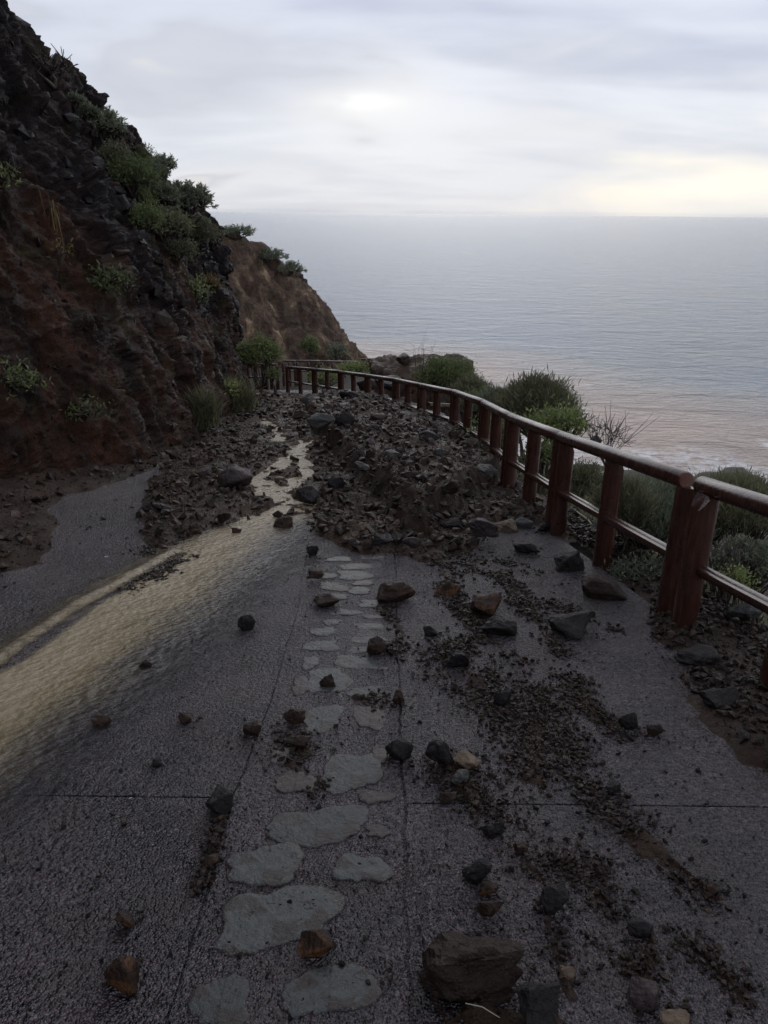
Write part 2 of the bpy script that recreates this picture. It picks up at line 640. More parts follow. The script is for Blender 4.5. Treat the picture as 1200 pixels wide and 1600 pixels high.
def mat_wood():
    m, n, p, out = new_mat('stained_wood')
    tcn = n.n('ShaderNodeTexCoord')
    P = tcn.outputs['Object']
    along = attr(n, 'tone')
    P2 = gpos(n)
    cmb = n.n('ShaderNodeCombineXYZ')
    gr = n.noise(n.mapping(P2, (30, 30, 3.5)), 1.0, 5, 0.65, 0.4)
    a = n.noise(P2, 3.0, 5, 0.6)
    c = n.ramp(gr, [(0.3, (.026, .011, .008)), (0.55, (.062, .024, .016)), (0.72, (.115, .052, .037))])
    c = n.mix(n.ramp(a, [(0.45, 0.0), (0.75, 0.55)]), c, (.070, .036, .026))
    c = n.mix(n.math('MULTIPLY', n.ramp(n.noise(P2, 22, 4, 0.7), [(0.58, 0), (0.66, 1)]), 0.5), c, (.035, .016, .011))
    c = n.mix(n.ramp(along, [(0.9, 0.0), (1.0, 0.8)]), c, (.16, .055, .034))
    n.l(c, p.inputs['Base Color'])
    n.l(n.ramp(a, [(0.35, 0.16), (0.7, 0.40)]), p.inputs['Roughness'])
    p.inputs['Coat Weight'].default_value = 0.15
    p.inputs['Coat Roughness'].default_value = 0.12
    n.l(n.bump(n.math('ADD', gr, n.math('MULTIPLY', n.noise(P2, 90, 3), 0.4)), 0.5, 0.006), p.inputs['Normal'])
    return m


def mat_leaf(name, stops, rough=0.5):
    m, n, p, out = new_mat(name)
    t = attr(n, 'tone')
    c = n.ramp(t, stops)
    n.l(c, p.inputs['Base Color'])
    p.inputs['Roughness'].default_value = rough
    p.inputs['Specular IOR Level'].default_value = 0.35
    tl = n.n('ShaderNodeBsdfTranslucent')
    n.l(c, tl.inputs[0])
    ms = n.n('ShaderNodeMixShader')
    ms.inputs[0].default_value = 0.3
    n.l(p.outputs[0], ms.inputs[1])
    n.l(tl.outputs[0], ms.inputs[2])
    n.l(ms.outputs[0], out.inputs[0])
    return m


M = {
    'road': mat_road(), 'mud': mat_mud(), 'cliff': mat_cliff('wet_basalt_and_earth'), 'head': mat_cliff('ochre_earth', True),
    'ground': mat_ground(), 'sea': mat_sea(), 'stream': mat_stream(), 'wood': mat_wood(),
    'dark': mat_stone('dark_basalt', [(0.2, (.009, .007, .007)), (0.5, (.019, .016, .016)), (0.8, (.046, .036, .032))]),
    'brown': mat_stone('brown_rock', [(0.2, (.016, .009, .006)), (0.5, (.042, .023, .015)), (0.8, (.088, .050, .031))]),
    'orange': mat_stone('rusty_rock', [(0.2, (.018, .009, .006)), (0.5, (.044, .022, .012)), (0.8, (.095, .048, .024))], patch=(.125, .056, .022)),
    'tan': mat_stone('tan_rock', [(0.2, (.09, .062, .042)), (0.5, (.19, .135, .09)), (0.8, (.31, .23, .16))]),
    'grey': mat_stone('grey_green_rock', [(0.2, (.055, .055, .055)), (0.5, (.11, .108, .10)), (0.8, (.20, .19, .17))]),
    'purple': mat_stone('purple_grey_rock', [(0.2, (.028, .020, .021)), (0.5, (.062, .044, .044)), (0.8, (.11, .08, .076))]),
    'rubble': mat_stone('mixed_rubble', [(0.10, (.015, .009, .006)), (0.38, (.042, .025, .016)), (0.60, (.080, .050, .033)), (0.76, (.135, .090, .062)), (0.92, (.30, .22, .155))], rough=(0.32, 0.7)),
    'gravel': mat_stone('dark_wet_gravel', [(0.10, (.010, .006, .004)), (0.42, (.028, .017, .011)), (0.64, (.052, .033, .022)), (0.80, (.095, .064, .043)), (0.95, (.24, .18, .13))], rough=(0.22, 0.6)),
    'paver': mat_paver('grey_green_paving_stone', [(0.15, (.034, .038, .038)), (0.5, (.066, .074, .074)), (0.85, (.112, .120, .115))]),
    'pavr': mat_paver('reddish_paving_stone', [(0.15, (.038, .028, .026)), (0.5, (.060, .044, .040)), (0.85, (.09, .070, .064))]),
    'leaf': mat_leaf('fresh_leaves', [(0.0, (0.068, 0.090, 0.036)), (0.5, (0.173, 0.210, 0.083)), (0.85, (0.330, 0.383, 0.135)), (1.0, (0.510, 0.540, 0.210))]),
    'sage': mat_leaf('grey_green_leaves', [(0.0, (0.082, 0.094, 0.065)), (0.5, (0.190, 0.212, 0.140)), (1.0, (0.378, 0.406, 0.270))]),
    'olive': mat_leaf('olive_needles', [(0.0, (0.066, 0.066, 0.039)), (0.5, (0.152, 0.152, 0.086)), (1.0, (0.302, 0.293, 0.166))]),
    'dry': mat_leaf('dry_yellow_leaves', [(0.0, (.06, .04, .015)), (0.5, (.17, .12, .045)), (1.0, (.32, .25, .10))]),
    'stem': mat_leaf('woody_stems', [(0.0, (.035, .025, .022)), (0.5, (.085, .062, .052)), (1.0, (.20, .165, .14))]),
    'straw': mat_leaf('straw', [(0.0, (.3, .24, .15)), (1.0, (.55, .48, .36))]),
    'white': mat_leaf('white_scrap', [(0.0, (.6, .6, .58)), (1.0, (.8, .8, .78))]),
}

# ------------------------------------------------------------------ terrain function
FP = np.array([(2.2, -14), (1.95, -4), (1.85, 1.5), (1.74, 3.6), (1.50, 5.6), (1.36, 7.2), (1.30, 9.1), (1.10, 11), (.70, 13.2), (.25, 15.3), (-.40, 17.2), (-1.15, 19), (-3.0, 22.8), (-5.4, 24.8), (-9, 26.5), (-20, 30)], float)
SEA_Z = -33.0


def poly_sd(x, y, P):
    """distance outside (+) to the right of an open polyline, plus y of nearest point"""
    best = np.full(x.shape, 1e9)
    sgn = np.ones(x.shape)
    ny = np.zeros(x.shape)
    for i in range(len(P) - 1):
        a, c = P[i], P[i + 1]
        d = c - a
        L = d @ d
        t = np.clip(((x - a[0]) * d[0] + (y - a[1]) * d[1]) / L, 0, 1)
        qx, qy = a[0] + t * d[0], a[1] + t * d[1]
        dd = np.hypot(x - qx, y - qy)
        cr = d[0] * (y - a[1]) - d[1] * (x - a[0])
        m = dd < best
        best = np.where(m, dd, best)
        sgn = np.where(m, np.where(cr < 0, 1.0, -1.0), sgn)
        ny = np.where(m, qy, ny)
    return best * sgn, ny


def terr(x, y):
    sd, ny = poly_sd(x, y, FP)
    d = np.maximum(sd, 0)
    z = -S * np.clip(ny, -20, 26)
    slope = z - 0.06 - 0.10 * sstep(0, .4, d) - 0.62 * np.maximum(d - .35, 0)
    slope = np.where(slope < SEA_Z + 2.6, SEA_Z + 2.6 - (SEA_Z + 2.6 - slope) * 0.10, slope)
    inside = -S * y - 0.06
    z = np.where(sd > 0, slope, inside)
    n = fbm(v3(x * 0.25, y * 0.25), 5, 3)
    n2 = fbm(v3(x * 1.6, y * 1.6), 4, 5)
    z = z + (n * 1.0 * sstep(1.0, 6, d) + n2 * 0.16 * sstep(.1, 1.2, d))
    z = z + 1.3 * np.exp(-((x - 50) / 22) ** 2 - ((y - 80) / 24) ** 2)
    # lower terrace that carries the far fences
    rx = np.maximum(np.abs(x + 10) - 9.5, 0)
    ry = np.maximum(np.abs(y - 38) - 4, 0)
    dd = np.hypot(rx, ry)
    zt = -6.55 - 0.75 * dd + 0.1 * n2 + 0.4 * n * sstep(0, 4, dd)
    z = np.where(y > 27, np.maximum(z, zt), z)
    return z


xs = np.concatenate([np.linspace(-60, -8, 30), np.linspace(-7.8, 14, 190), np.linspace(14.3, 170, 150)])
ys = np.concatenate([np.linspace(-40, -1, 40), np.linspace(-.8, 32, 260), np.linspace(32.3, 230, 180)])
gx, gy = np.meshgrid(xs, ys, indexing='ij')
gz = terr(gx.ravel(), gy.ravel())
ground = mesh_np('ground', np.stack([gx.ravel(), gy.ravel(), gz], 1), [grid_faces(len(xs), len(ys))], M['ground'], smooth=True)
tag(ground, 'scrubby dark earth slope falling from the fence to the shore', 'ground', kind='structure')

# ------------------------------------------------------------------ sea
na, nr = 420, 420
an = np.linspace(R(-85), R(85), na)
rr = 25 * (26000 / 25) ** np.linspace(0, 1, nr)
A, RR = np.meshgrid(an, rr, indexing='ij')
sx, sy = (np.sin(A) * RR).ravel(), (np.cos(A) * RR).ravel()
tz = terr(np.clip(sx, -60, 169), np.clip(sy, -40, 229))
dep = np.where((sx > 169) | (sy > 229), 20, SEA_Z - tz)       # water depth
shore = np.array([(-60, 170), (-5, 150), (12, 128), (31, 108), (40, 96), (60, 70), (90, 30), (120, -30)], float)
sdist, _ = poly_sd(sx, sy, shore)
sdist = np.where(sy > 0, np.abs(sdist) * np.where(sdist * 1.0 > 0, 1, 1), np.abs(sdist))
turb = 1.0 - sstep(10, 105, np.abs(sdist) + 14 * fbm(v3(sx * .02, sy * .02), 4, 9))
foam = (1 - sstep(0.0, 1.1, dep)) * 1.0
foam = np.maximum(foam, 0.8 * (1 - sstep(0, 2.4, np.abs(dep - 1.7))) * (fbm(v3(sx * .05, sy * .05), 3, 4) > -0.1))
sz_ = np.full_like(sx, SEA_Z)
near = sstep(600, 100, np.hypot(sx, sy))
sz_ += near * 0.16 * fbm(v3(sx * .09, sy * .16), 3, 12)
sea = mesh_np('sea', np.stack([sx, sy, sz_], 1), [grid_faces(na, nr)[:, ::-1]], M['sea'], smooth=True, attrs={'turbid': turb, 'foam': foam})
tag(sea, 'wide grey blue sea, muddy pink near the shore', 'sea', kind='structure')

# ------------------------------------------------------------------ hills by lofting base and ridge lines


def loft(name, cols, nu, nv, mat, back, disp, earthfn, concave=None, seed=1):
    """cols: list of (base Vector, ridge Vector, bulge); back: vector behind the ridge"""
    k = len(cols)
    Bp = np.array([c[0][:] for c in cols])
    Tp = np.array([c[1][:] for c in cols])
    bu = np.array([c[2] for c in cols])
    # chord length parameter
    L = np.concatenate([[0], np.cumsum(np.linalg.norm(np.diff((Bp + Tp) / 2, axis=0), axis=1))])
    L /= L[-1]
    u = np.linspace(0, 1, nu)

    def ip(a):
        return np.stack([np.interp(u, L, a[:, i]) for i in range(a.shape[1])], 1) if a.ndim == 2 else np.interp(u, L, a)

    def sm(a, it=int(nu * 0.012) + 1):
        for _ in range(it):
            a = np.concatenate([a[:1], (a[:-2] + 2 * a[1:-1] + a[2:]) / 4, a[-1:]])
        return a
    B_, T_, bu_ = sm(ip(Bp)), sm(ip(Tp)), sm(ip(bu))
    nb = nv // 6
    vv = np.linspace(-0.06, 1, nv)
    P = B_[:, None, :] + (T_ - B_)[:, None, :] * vv[None, :, None]
    # bulge outwards (+) perpendicular in plan
    tan = np.gradient(B_, axis=0)
    tan[:, 2] = 0
    tan /= np.linalg.norm(tan, axis=1)[:, None] + 1e-9
    out = np.stack([tan[:, 1], -tan[:, 0], np.zeros(nu)], 1)
    P += out[:, None, :] * (bu_[:, None, None] * np.sin(np.pi * np.clip(vv, 0, 1))[None, :, None])
    bk = np.linspace(0, 1, nb + 1)[1:]
    Q = T_[:, None, :] + np.array(back)[None, None, :] * bk[None, :, None] ** 1.0
    P = np.concatenate([P, Q], 1)
    n2 = nv + nb
    vvv = np.concatenate([vv, 1 + bk])
    # normals
    du = np.gradient(P, axis=0)
    dv = np.gradient(P, axis=1)
    N = np.cross(du, dv)
    N /= np.linalg.norm(N, axis=2)[:, :, None] + 1e-9
    flat = P.reshape(-1, 3)
    V = np.tile(vvv, nu)
    U = np.repeat(u, n2)
    e = earthfn(flat, U, V)
    d = disp(flat, U, V, e)
    flat = flat + N.reshape(-1, 3) * d[:, None]
    f = grid_faces(nu, n2)
    o = mesh_np(name, flat, [f], mat, smooth=True, attrs={'earth': e})
    return o, flat.reshape(nu, n2, 3), N


def W(x, y, dz=0.0):
    return Vector((x, y, -S * y + dz))


near_cols = [
    (W(-5.2, -10), Vector((-12, -8, 9.5)), .3),
    (W(-5.0, -3), Vector((-11.5, 0, 8.8)), .3),
    (W(-4.8, 2), Vector((-11.0, 6, 8.0)), .3),
    (W(-4.7, 5.5), at(-260, -250, 11.5), .4),
    (g0(0, 762), at(-110, -100, 13), .5),
    (g0(110, 742), at(0, 22, 14.5), .6),
    (g0(200, 728), at(72, 92, 15.5), .6),
    (g0(280, 694), at(128, 150, 16.5), .5),
    (g0(322, 668), at(182, 203, 18), .5),
    (g0(345, 650), at(236, 254, 19.5), .4),
    (g0(362, 632), at(288, 300, 21.5), .3),
    (g0(376, 614), at(328, 350, 23.5), .15),
    (g0(386, 601), at(338, 378, 25), -.35),
    (Vector((-5.9, 27.5, -5.5)), at(325, 380, 27), 0),
    (Vector((-8.5, 30, -6.5)), at(280, 380, 29), 0),
    (Vector((-13, 32, -6.5)), Vector((-15, 31, 1.0)), 0),
]


def near_earth(p, U, V):
    n = fbm(p * 0.45, 4, 21)
    # rocky basalt high and to the left, earth at the foot
    e = sstep(-0.25, 0.35, n * 1.0 + (0.42 - V) * 1.0)
    return e


def near_disp(p, U, V, e):
    q = p.copy()
    # tilt the joints so blocks lean
    q = q @ np.array([[.86, .1, .5], [0, 1, .15], [-.5, 0, .86]])
    q += 0.22 * np.stack([fbm(p * 1.1, 2, 41), fbm(p * 1.1, 2, 42), fbm(p * 1.1, 2, 43)], 1)
    d1, d2, val = cells(q * np.array([1.5, 1.3, 0.9]), 31)
    blk = (val - 0.5) * 0.42 - 0.14 * (1 - sstep(0, 0.10, d2 - d1))
    # flat tilted faces inside each block
    e1, e2, v2 = cells(q * np.array([3.6, 3.2, 2.6]), 51)
    blk2 = (v2 - 0.5) * 0.20 - 0.05 * (1 - sstep(0, 0.10, e2 - e1))
    f1, f2, v4 = cells(p * np.array([10., 9., 9.]), 71)
    blk3 = (v4 - 0.5) * 0.07
    big = fbm(p * 0.35, 4, 61) * 0.55
    dn = p @ np.array([[.9, .15, .35], [-.1, 1, .1], [-.35, 0, .9]])
    gul = fbm(dn * np.array([1.1, 0.9, 0.22]), 4, 81, ridged=True) * 0.26
    fine = fbm(p * 3.0, 5, 91, 0.62) * 0.13
    st = np.clip((V + 0.06) / 0.12, 0, 1)
    k = (1 - e)
    return (big + blk * (0.10 + 0.8 * k) + blk2 * (0.15 + 0.6 * k) + blk3 * (0.7 + .3 * k) + gul * (0.4 + .8 * e) + fine) * (0.35 + 0.65 * st)


cliff, CP, CN = loft('rocky_hillside', near_cols, 860, 360, M['cliff'], (-6, 4, -3.5), near_disp, near_earth)
tag(cliff, 'steep dark wet hillside of basalt and red earth left of the road', 'hillside', kind='structure')

far_cols = [
    (at(290, 590, 40), at(250, 300, 44), .4),
    (at(360, 590, 41), at(335, 342, 46), .4),
    (at(410, 590, 42), at(372, 362, 47), .5),
    (at(460, 590, 43.5), at(408, 388, 48), .5),
    (at(525, 592, 45), at(440, 412, 49), .4),
    (at(566, 588, 47), at(462, 430, 50), .0),
    (at(590, 577, 49.5), at(474, 437, 51.5), -1.05),
    (at(594, 574, 53), at(474, 445, 55), -1.2),
    (at(570, 590, 62), at(460, 470, 62), -.5),
    (at(500, 590, 72), at(420, 480, 70), 0),
]


def far_earth(p, U, V):
    return sstep(-0.3, 0.2, fbm(p * 0.35, 4, 121) + 0.25 - 0.3 * sstep(.6, .9, V) + 0.1)


def far_disp(p, U, V, e):
    q = p + 0.4 * np.stack([fbm(p * .5, 2, 41), fbm(p * .5, 2, 42), fbm(p * .5, 2, 43)], 1)
    d1, d2, val = cells(q * 0.8, 131)
    s = p @ np.array([[.9, 0, .4], [0, 1, 0], [-.4, 0, .9]])
    gul = fbm(s * np.array([0.8, 0.8, 0.14]), 4, 141, ridged=True) * 0.55
    return fbm(p * 0.22, 4, 151) * 0.9 + gul + (val - .5) * 0.35 * (1.1 - e) + fbm(p * 1.8, 4, 161, .6) * 0.22


head, HP, HN = loft('headland', far_cols, 420, 240, M['head'], (-8, 6, -5), far_disp, far_earth)
tag(head, 'brown eroded earth headland beyond the bend of the road', 'headland', kind='structure')

# brown earth mound beyond the bend
nu, nv = 160, 90
uu, vv = np.meshgrid(np.linspace(0, 2 * math.pi, nu), np.linspace(0, 1, nv), indexing='ij')
rad = np.where(vv < 0.55, 1.0 - 0.05 * vv, (1 - 0.0275) * np.clip(1 - ((vv - .55) / .45) ** 5, 0, 1))
mxx = 1.75 + 2.45 * rad * np.cos(uu)
myy = 34.0 + 2.6 * rad * np.sin(uu)
mzz = -11.15 + np.minimum(vv / 0.55, 1) * 6.15 + 0.30 * sstep(.55, 1, vv)
mp = np.stack([mxx.ravel(), myy.ravel(), mzz.ravel()], 1)
nrm = np.stack([np.cos(uu).ravel(), np.sin(uu).ravel(), np.zeros(nu * nv)], 1)
dd = fbm(mp * 0.8, 5, 201) * 0.45 + fbm(mp * 3, 4, 202) * .15
mp = mp + nrm * dd[:, None]
mp[:, 2] += 0.40 * fbm(mp * 1.2, 5, 205, .6)
mound = mesh_np('earth_mound', mp, [grid_faces(nu, nv)], M['mud'], smooth=True, attrs={'silt': np.full(len(mp), .25)})
tag(mound, 'bare brown earth mound beyond the fence at the bend', 'mound', kind='structure')

# ------------------------------------------------------------------ road: slabs with open joints
YR = np.concatenate([np.linspace(-6, 0.9, 8), 0.95 * (26 / 0.95) ** np.linspace(0, 1, 240)])
j1p = [(262, 1600), (350, 1290), (425, 1090), (462, 965), (480, 860)]
j1 = np.array([g0(*q)[:2] for q in j1p])
j1y = np.concatenate([[-6], j1[:, 1], [26]])
j1x = np.concatenate([[-.42], j1[:, 0], [-2.6]])
j2 = np.array([g0(*q)[:2] for q in [(640, 1600), (630, 1250), (620, 1000), (617, 870)]])
j2y = np.concatenate([[-6], j2[:, 1], [26]])
j2x = np.concatenate([[.15], j2[:, 0], [-1.6]])
fy, fx = FP[:13, 1], FP[:13, 0]


def xb(i, y):
    if i == 0:
        return np.interp(y, [-6, 5, 9, 15, 22, 26], [-5.2, -5.2, -4.6, -4.4, -5.6, -9])
    if i == 1:
        return np.interp(y, j1y, j1x) + 0.004 * np.sin(y * 5) + 0.002 * np.sin(y * 23)
    if i == 2:
        return np.interp(y, j2y, j2x) + 0.004 * np.sin(y * 7)
    return np.interp(y, fy, fx) + 0.02


road_v, road_f, nn = [], [], 0
gap = 0.004
ycut = [(0, 2.06), (2, 2.02), (0, 9.0), (2, 5.0)]


def slab(i, y0, y1, nx):
    global nn
    yy = YR[(YR > y0 + .02) & (YR < y1 - .02)]
    yy = np.concatenate([[y0 + gap], yy, [y1 - gap]])
    g1 = gap
    t = np.linspace(0, 1, nx)
    xl, xr = xb(i, yy) + (.007 if i == 2 else gap), xb(i + 1, yy) - g1
    x = xl[:, None] + (xr - xl)[:, None] * t[None, :]
    y = np.repeat(yy[:, None], nx, 1)
    rag = 0.012 * fbm(v3(x.ravel() * 14, y.ravel() * 14), 4, 7, .7).reshape(x.shape)
    x = x + rag * ((t[None, :] < 0.001) | (t[None, :] > 0.999))
    z = -S * y + 0.004 * fbm(v3(x.ravel() * 1.4, y.ravel() * 1.4), 3, 77).reshape(x.shape)
    top = np.stack([x, y, z], -1)
    rows = top.shape[0]
    low = top.copy()
    low[..., 2] -= 0.045
    V = np.concatenate([top.reshape(-1, 3), low.reshape(-1, 3)])
    f = grid_faces(rows, nx)[:, ::-1]
    off = rows * nx
    a = np.arange(rows - 1) * nx
    c = a + nx - 1
    sides = [np.stack([a, a + nx, a + nx + off, a + off], 1), np.stack([c + nx, c, c + off, c + nx + off], 1)]
    r0 = np.arange(nx - 1)
    r1 = r0 + (rows - 1) * nx
    sides += [np.stack([r0 + 1, r0, r0 + off, r0 + 1 + off], 1), np.stack([r1, r1 + 1, r1 + 1 + off, r1 + off], 1)]
    road_v.append(V)
    road_f.append(np.concatenate([f] + sides) + nn)
    nn += len(V)


for i, nx in ((0, 40), (1, 14), (2, 24)):
    cuts = {0: [-6, 2.06, 9.0, 26], 1: [-6, 26], 2: [-6, 2.04, 5.15, 26]}[i]
    for a, c in zip(cuts[:-1], cuts[1:]):
        slab(i, a, c, nx)
# packed dirt in the joints, 12 mm down
fyy = YR
fa = np.stack([xb(0, fyy), fyy, -S * fyy - .011], 1)
fb = np.stack([xb(3, fyy), fyy, -S * fyy - .011], 1)
road_v.append(np.concatenate([fa, fb]))
k_ = np.arange(len(fyy) - 1)
road_f.append(np.stack([k_, k_ + len(fyy), k_ + 1 + len(fyy), k_ + 1], 1) + nn)
nn += 2 * len(fyy)
road = mesh_np('road', np.concatenate(road_v), [np.concatenate(road_f)], M['road'])
tag(road, 'wet exposed aggregate road slabs with a strip of set stones', 'road', kind='structure')

# set stones down the middle strip (flush, part of the road)
pav = [  # cx, cy, w, h, skew, red
    (432, 1432, 185, 96, -.12, 0), (495, 1291, 152, 58, -.05, 0), (415, 1352, 116, 60, -.05, 0), (566, 1358, 84, 42, .15, 0),
    (549, 1207, 88, 62, -.25, 0), (588, 1246, 50, 16, -.1, 1), (515, 1548, 150, 72, -.22, 0), (345, 1566, 84, 84, -.2, 0), (462, 1222, 60, 34, 0, 1),
    (503, 1124, 62, 42, -.1, 0), (578, 1121, 46, 38, .1, 1), (512, 1064, 72, 36, .1, 0), (571, 1083, 50, 24, 0, 0),
    (561, 1036, 84, 19, .08, 0), (502, 1010, 52, 18, -.05, 0), (578, 1001, 52, 13, 0, 0), (562, 1016, 40, 10, 0, 0), (484, 1036, 24, 22, 0, 0),
    (505, 987, 40, 13, -.1, 0), (578, 979, 50, 9, 0, 0), (518, 972, 32, 9, 0, 0), (537, 957, 50, 10, 0, 0), (584, 964, 32, 7, 0, 1),
    (580, 943, 40, 11, 0, 0), (520, 932, 48, 9, 0, 1), (562, 923, 32, 12, .1, 0), (520, 917, 44, 14, .1, 1), (568, 911, 34, 8, 0, 1), (554, 899, 56, 14, 0, 0),
    (514, 900, 22, 9, 0, 0), (562, 885, 62, 10, -.05, 0), (530, 874, 42, 7, 0, 0), (580, 871, 40, 6, 0, 1), (470, 1072, 26, 30, 0, 1),
    (592, 1180, 26, 22, 0, 1), (440, 1180, 40, 26, 0, 1), (590, 1300, 34, 22, 0, 1),
]
for k, (cx, cy, pw, ph, sk, red) in enumerate(pav):
    n = 40
    th = np.linspace(0, 2 * math.pi, n, endpoint=False)
    rs_ = np.random.RandomState(100 + k)
    r = 1 + 0.10 * np.sin(2 * th + rs_.rand() * 6) + 0.09 * np.sin(3 * th + rs_.rand() * 6) + 0.05 * np.sin(5 * th + rs_.rand() * 6)
    se = np.power(np.abs(np.cos(th)) ** 3.2 + np.abs(np.sin(th)) ** 3.2, -1 / 3.2)
    c = g0(cx, cy)
    ring = []
    for t_, r_ in zip(th, r * se):
        X_, Y_ = math.cos(t_) * r_ * pw / 2, math.sin(t_) * r_ * ph / 2
        if k == 0:
            Y_ += 14 * math.exp(-((X_ + 12) / 22) ** 2) * (-1 if Y_ > 0 else 1) * (1 if Y_ < 0 else 0)
        q = g0(cx + X_, cy + Y_ + sk * X_)
        ring.append((q.x - c.x, q.y - c.y))
    ring = np.array(ring)
    # uneven edge in metres
    L = np.linalg.norm(ring, axis=1)
    ring *= (1 + (0.012 * vnoise(v3(ring[:, 0] * 60 + k, ring[:, 1] * 60), k)) / L)[:, None]
    vs, fs = [], []
    lev = [(1.0, -.004), (0.99, .0015), (0.95, .003), (0.75, .0038), (0.5, .004), (0.25, .004)]
    for s_, z_ in lev:
        xy = ring * s_
        zn = z_ + 0.0016 * vnoise(v3(xy[:, 0] * 22 + k * 5, xy[:, 1] * 22), 3)
        vs.append(np.stack([xy[:, 0], xy[:, 1], -S * xy[:, 1] + zn], 1))
    vs.append(np.array([[0, 0, .004]]))
    vs = np.concatenate(vs)
    a = np.arange(n)
    a2 = (a + 1) % n
    q = np.concatenate([np.stack([i * n + a, i * n + a2, (i + 1) * n + a2, (i + 1) * n + a], 1) for i in range(len(lev) - 1)])
    cI = len(vs) - 1
    t = np.stack([(len(lev) - 1) * n + a, (len(lev) - 1) * n + a2, np.full(n, cI)], 1)
    o = mesh_np('paving_stone', vs, [q, t], M['pavr'] if red else M['paver'], parent=road, smooth=True, attrs={'tone': np.full(len(vs), rs_.rand() * .6 + .2), 'rim': np.concatenate([np.full(n, lv_[0] ** 3) for lv_ in lev] + [[0.0]])})
    o.location = (c.x, c.y, c.z)

# ------------------------------------------------------------------ mud: heaps, aprons, streaks


def pw_(pts):
    return np.array([g0(*q)[:2] for q in pts])


def in_sd(x, y, P):
    """signed distance to closed polygon, + inside (metres)"""
    best = np.full(x.shape, 1e9)
    ins = np.zeros(x.shape, bool)
    n = len(P)
    for i in range(n):
        a, c = P[i], P[(i + 1) % n]
        d = c - a
        t = np.clip(((x - a[0]) * d[0] + (y - a[1]) * d[1]) / (d @ d + 1e-12), 0, 1)
        best = np.minimum(best, np.hypot(x - a[0] - t * d[0], y - a[1] - t * d[1]))
        cond = ((a[1] > y) != (c[1] > y)) & (x < (c[0] - a[0]) * (y - a[1]) / (c[1] - a[1] + 1e-12) + a[0])
        ins ^= cond
    return np.where(ins, best, -best)


def line_d(x, y, P):
    best = np.full(x.shape, 1e9)
    for i in range(len(P) - 1):
        a, c = P[i], P[i + 1]
        d = c - a
        t = np.clip(((x - a[0]) * d[0] + (y - a[1]) * d[1]) / (d @ d + 1e-12), 0, 1)
        best = np.minimum(best, np.hypot(x - a[0] - t * d[0], y - a[1] - t * d[1]))
    return best


P_heap = pw_([(470, 832), (490, 800), (480, 770), (500, 735), (505, 700), (470, 668), (430, 640), (400, 615), (395, 600), (440, 596), (520, 602), (600, 610), (680, 630), (735, 660), (765, 690), (800, 735), (870, 790), (905, 840), (880, 850), (850, 822), (800, 812), (765, 838), (735, 862), (690, 880), (655, 880), (620, 866), (560, 870), (520, 856)])
P_base = pw_([(245, 735), (300, 690), (395, 612), (400, 598), (440, 594), (600, 606), (600, 700), (530, 800), (485, 806), (440, 812), (400, 812), (330, 834), (250, 866), (215, 830), (212, 800)])
P_crest = pw_([(530, 735), (600, 800), (640, 850), (680, 850), (735, 790), (790, 760), (760, 700), (700, 650), (600, 625), (500, 625), (470, 650), (500, 690)])
P_left = pw_([(212, 800), (245, 730), (300, 690), (355, 660), (395, 640), (425, 660), (430, 690), (400, 735), (388, 765), (425, 800), (380, 818), (310, 836), (255, 866), (225, 850)])
P_foot = pw_([(-300, 1000), (-300, 760), (0, 740), (110, 722), (200, 700), (300, 660), (370, 615), (395, 610), (392, 650), (330, 690), (240, 735), (150, 762), (90, 790), (110, 840), (60, 880), (0, 900), (-200, 960)])
P_edge = pw_([(880, 800), (920, 850), (960, 880), (1030, 985), (1050, 1040), (1120, 1110), (1170, 1180), (1200, 1190), (1400, 1300), (1700, 1500), (1500, 900), (1200, 880), (1000, 800), (900, 760)])
P_wash = pw_([(495, 850), (510, 815), (580, 808), (600, 850), (570, 866), (530, 862)])
L_ch = [(pw_([(400, 812), (440, 798), (480, 790)]), .12), (pw_([(475, 795), (440, 775), (402, 750), (430, 735), (455, 715), (470, 695), (495, 690)]), .15),
        (pw_([(400, 757), (435, 785)]), .12), (pw_([(470, 690), (474, 740), (450, 770)]), .11), (pw_([(440, 690), (425, 668), (405, 655)]), .14), (pw_([(402, 615), (430, 620), (470, 627)]), .24)]
ST = [
    ([(795, 905), (820, 945), (850, 990), (880, 1040), (905, 1085), (940, 1120), (975, 1150)], .035),
    ([(690, 880), (700, 905), (725, 950), (760, 1000), (790, 1010), (830, 1040)], .04),
    ([(705, 1000), (725, 1040), (755, 1080), (785, 1110)], .075),
    ([(845, 1080), (835, 1130), (832, 1170), (845, 1210)], .07),
    ([(745, 870), (800, 900)], .09),
    ([(880, 1140), (900, 1200), (950, 1270), (1015, 1320), (1075, 1365), (1115, 1400)], .04),
    ([(700, 1190), (720, 1230), (765, 1290), (815, 1340), (850, 1372)], .055),
    ([(865, 1345), (930, 1352), (945, 1400), (955, 1425)], .035),
    ([(855, 1440), (868, 1490), (880, 1530), (895, 1560)], .035),
    ([(965, 1490), (1010, 1530), (1018, 1480)], .025),
    ([(1065, 1460), (1110, 1500), (1145, 1540), (1170, 1575)], .022),
    ([(995, 1585), (1070, 1600)], .03),
    ([(830, 1560), (870, 1600)], .04),
    ([(470, 1150), (475, 1175), (455, 1190)], .05),
    ([(560, 1090), (600, 1100)], .03),
    ([(486, 1240), (500, 1215)], .02),
    ([(215, 860), (300, 870), (240, 905), (190, 930)], .04),
    ([(680, 1560), (700, 1600), (760, 1570)], .06),
    ([(600, 950), (630, 990), (612, 1030)], .02),
    ([(345, 1275), (330, 1340), (310, 1400)], .012),
    ([(850, 940), (900, 960), (960, 985)], .03),
]
ST = [(pw_(p), w_) for p, w_ in ST]


def lobes(x, y):
    return fbm(v3(x * 2.2, y * 2.2), 4, 301)


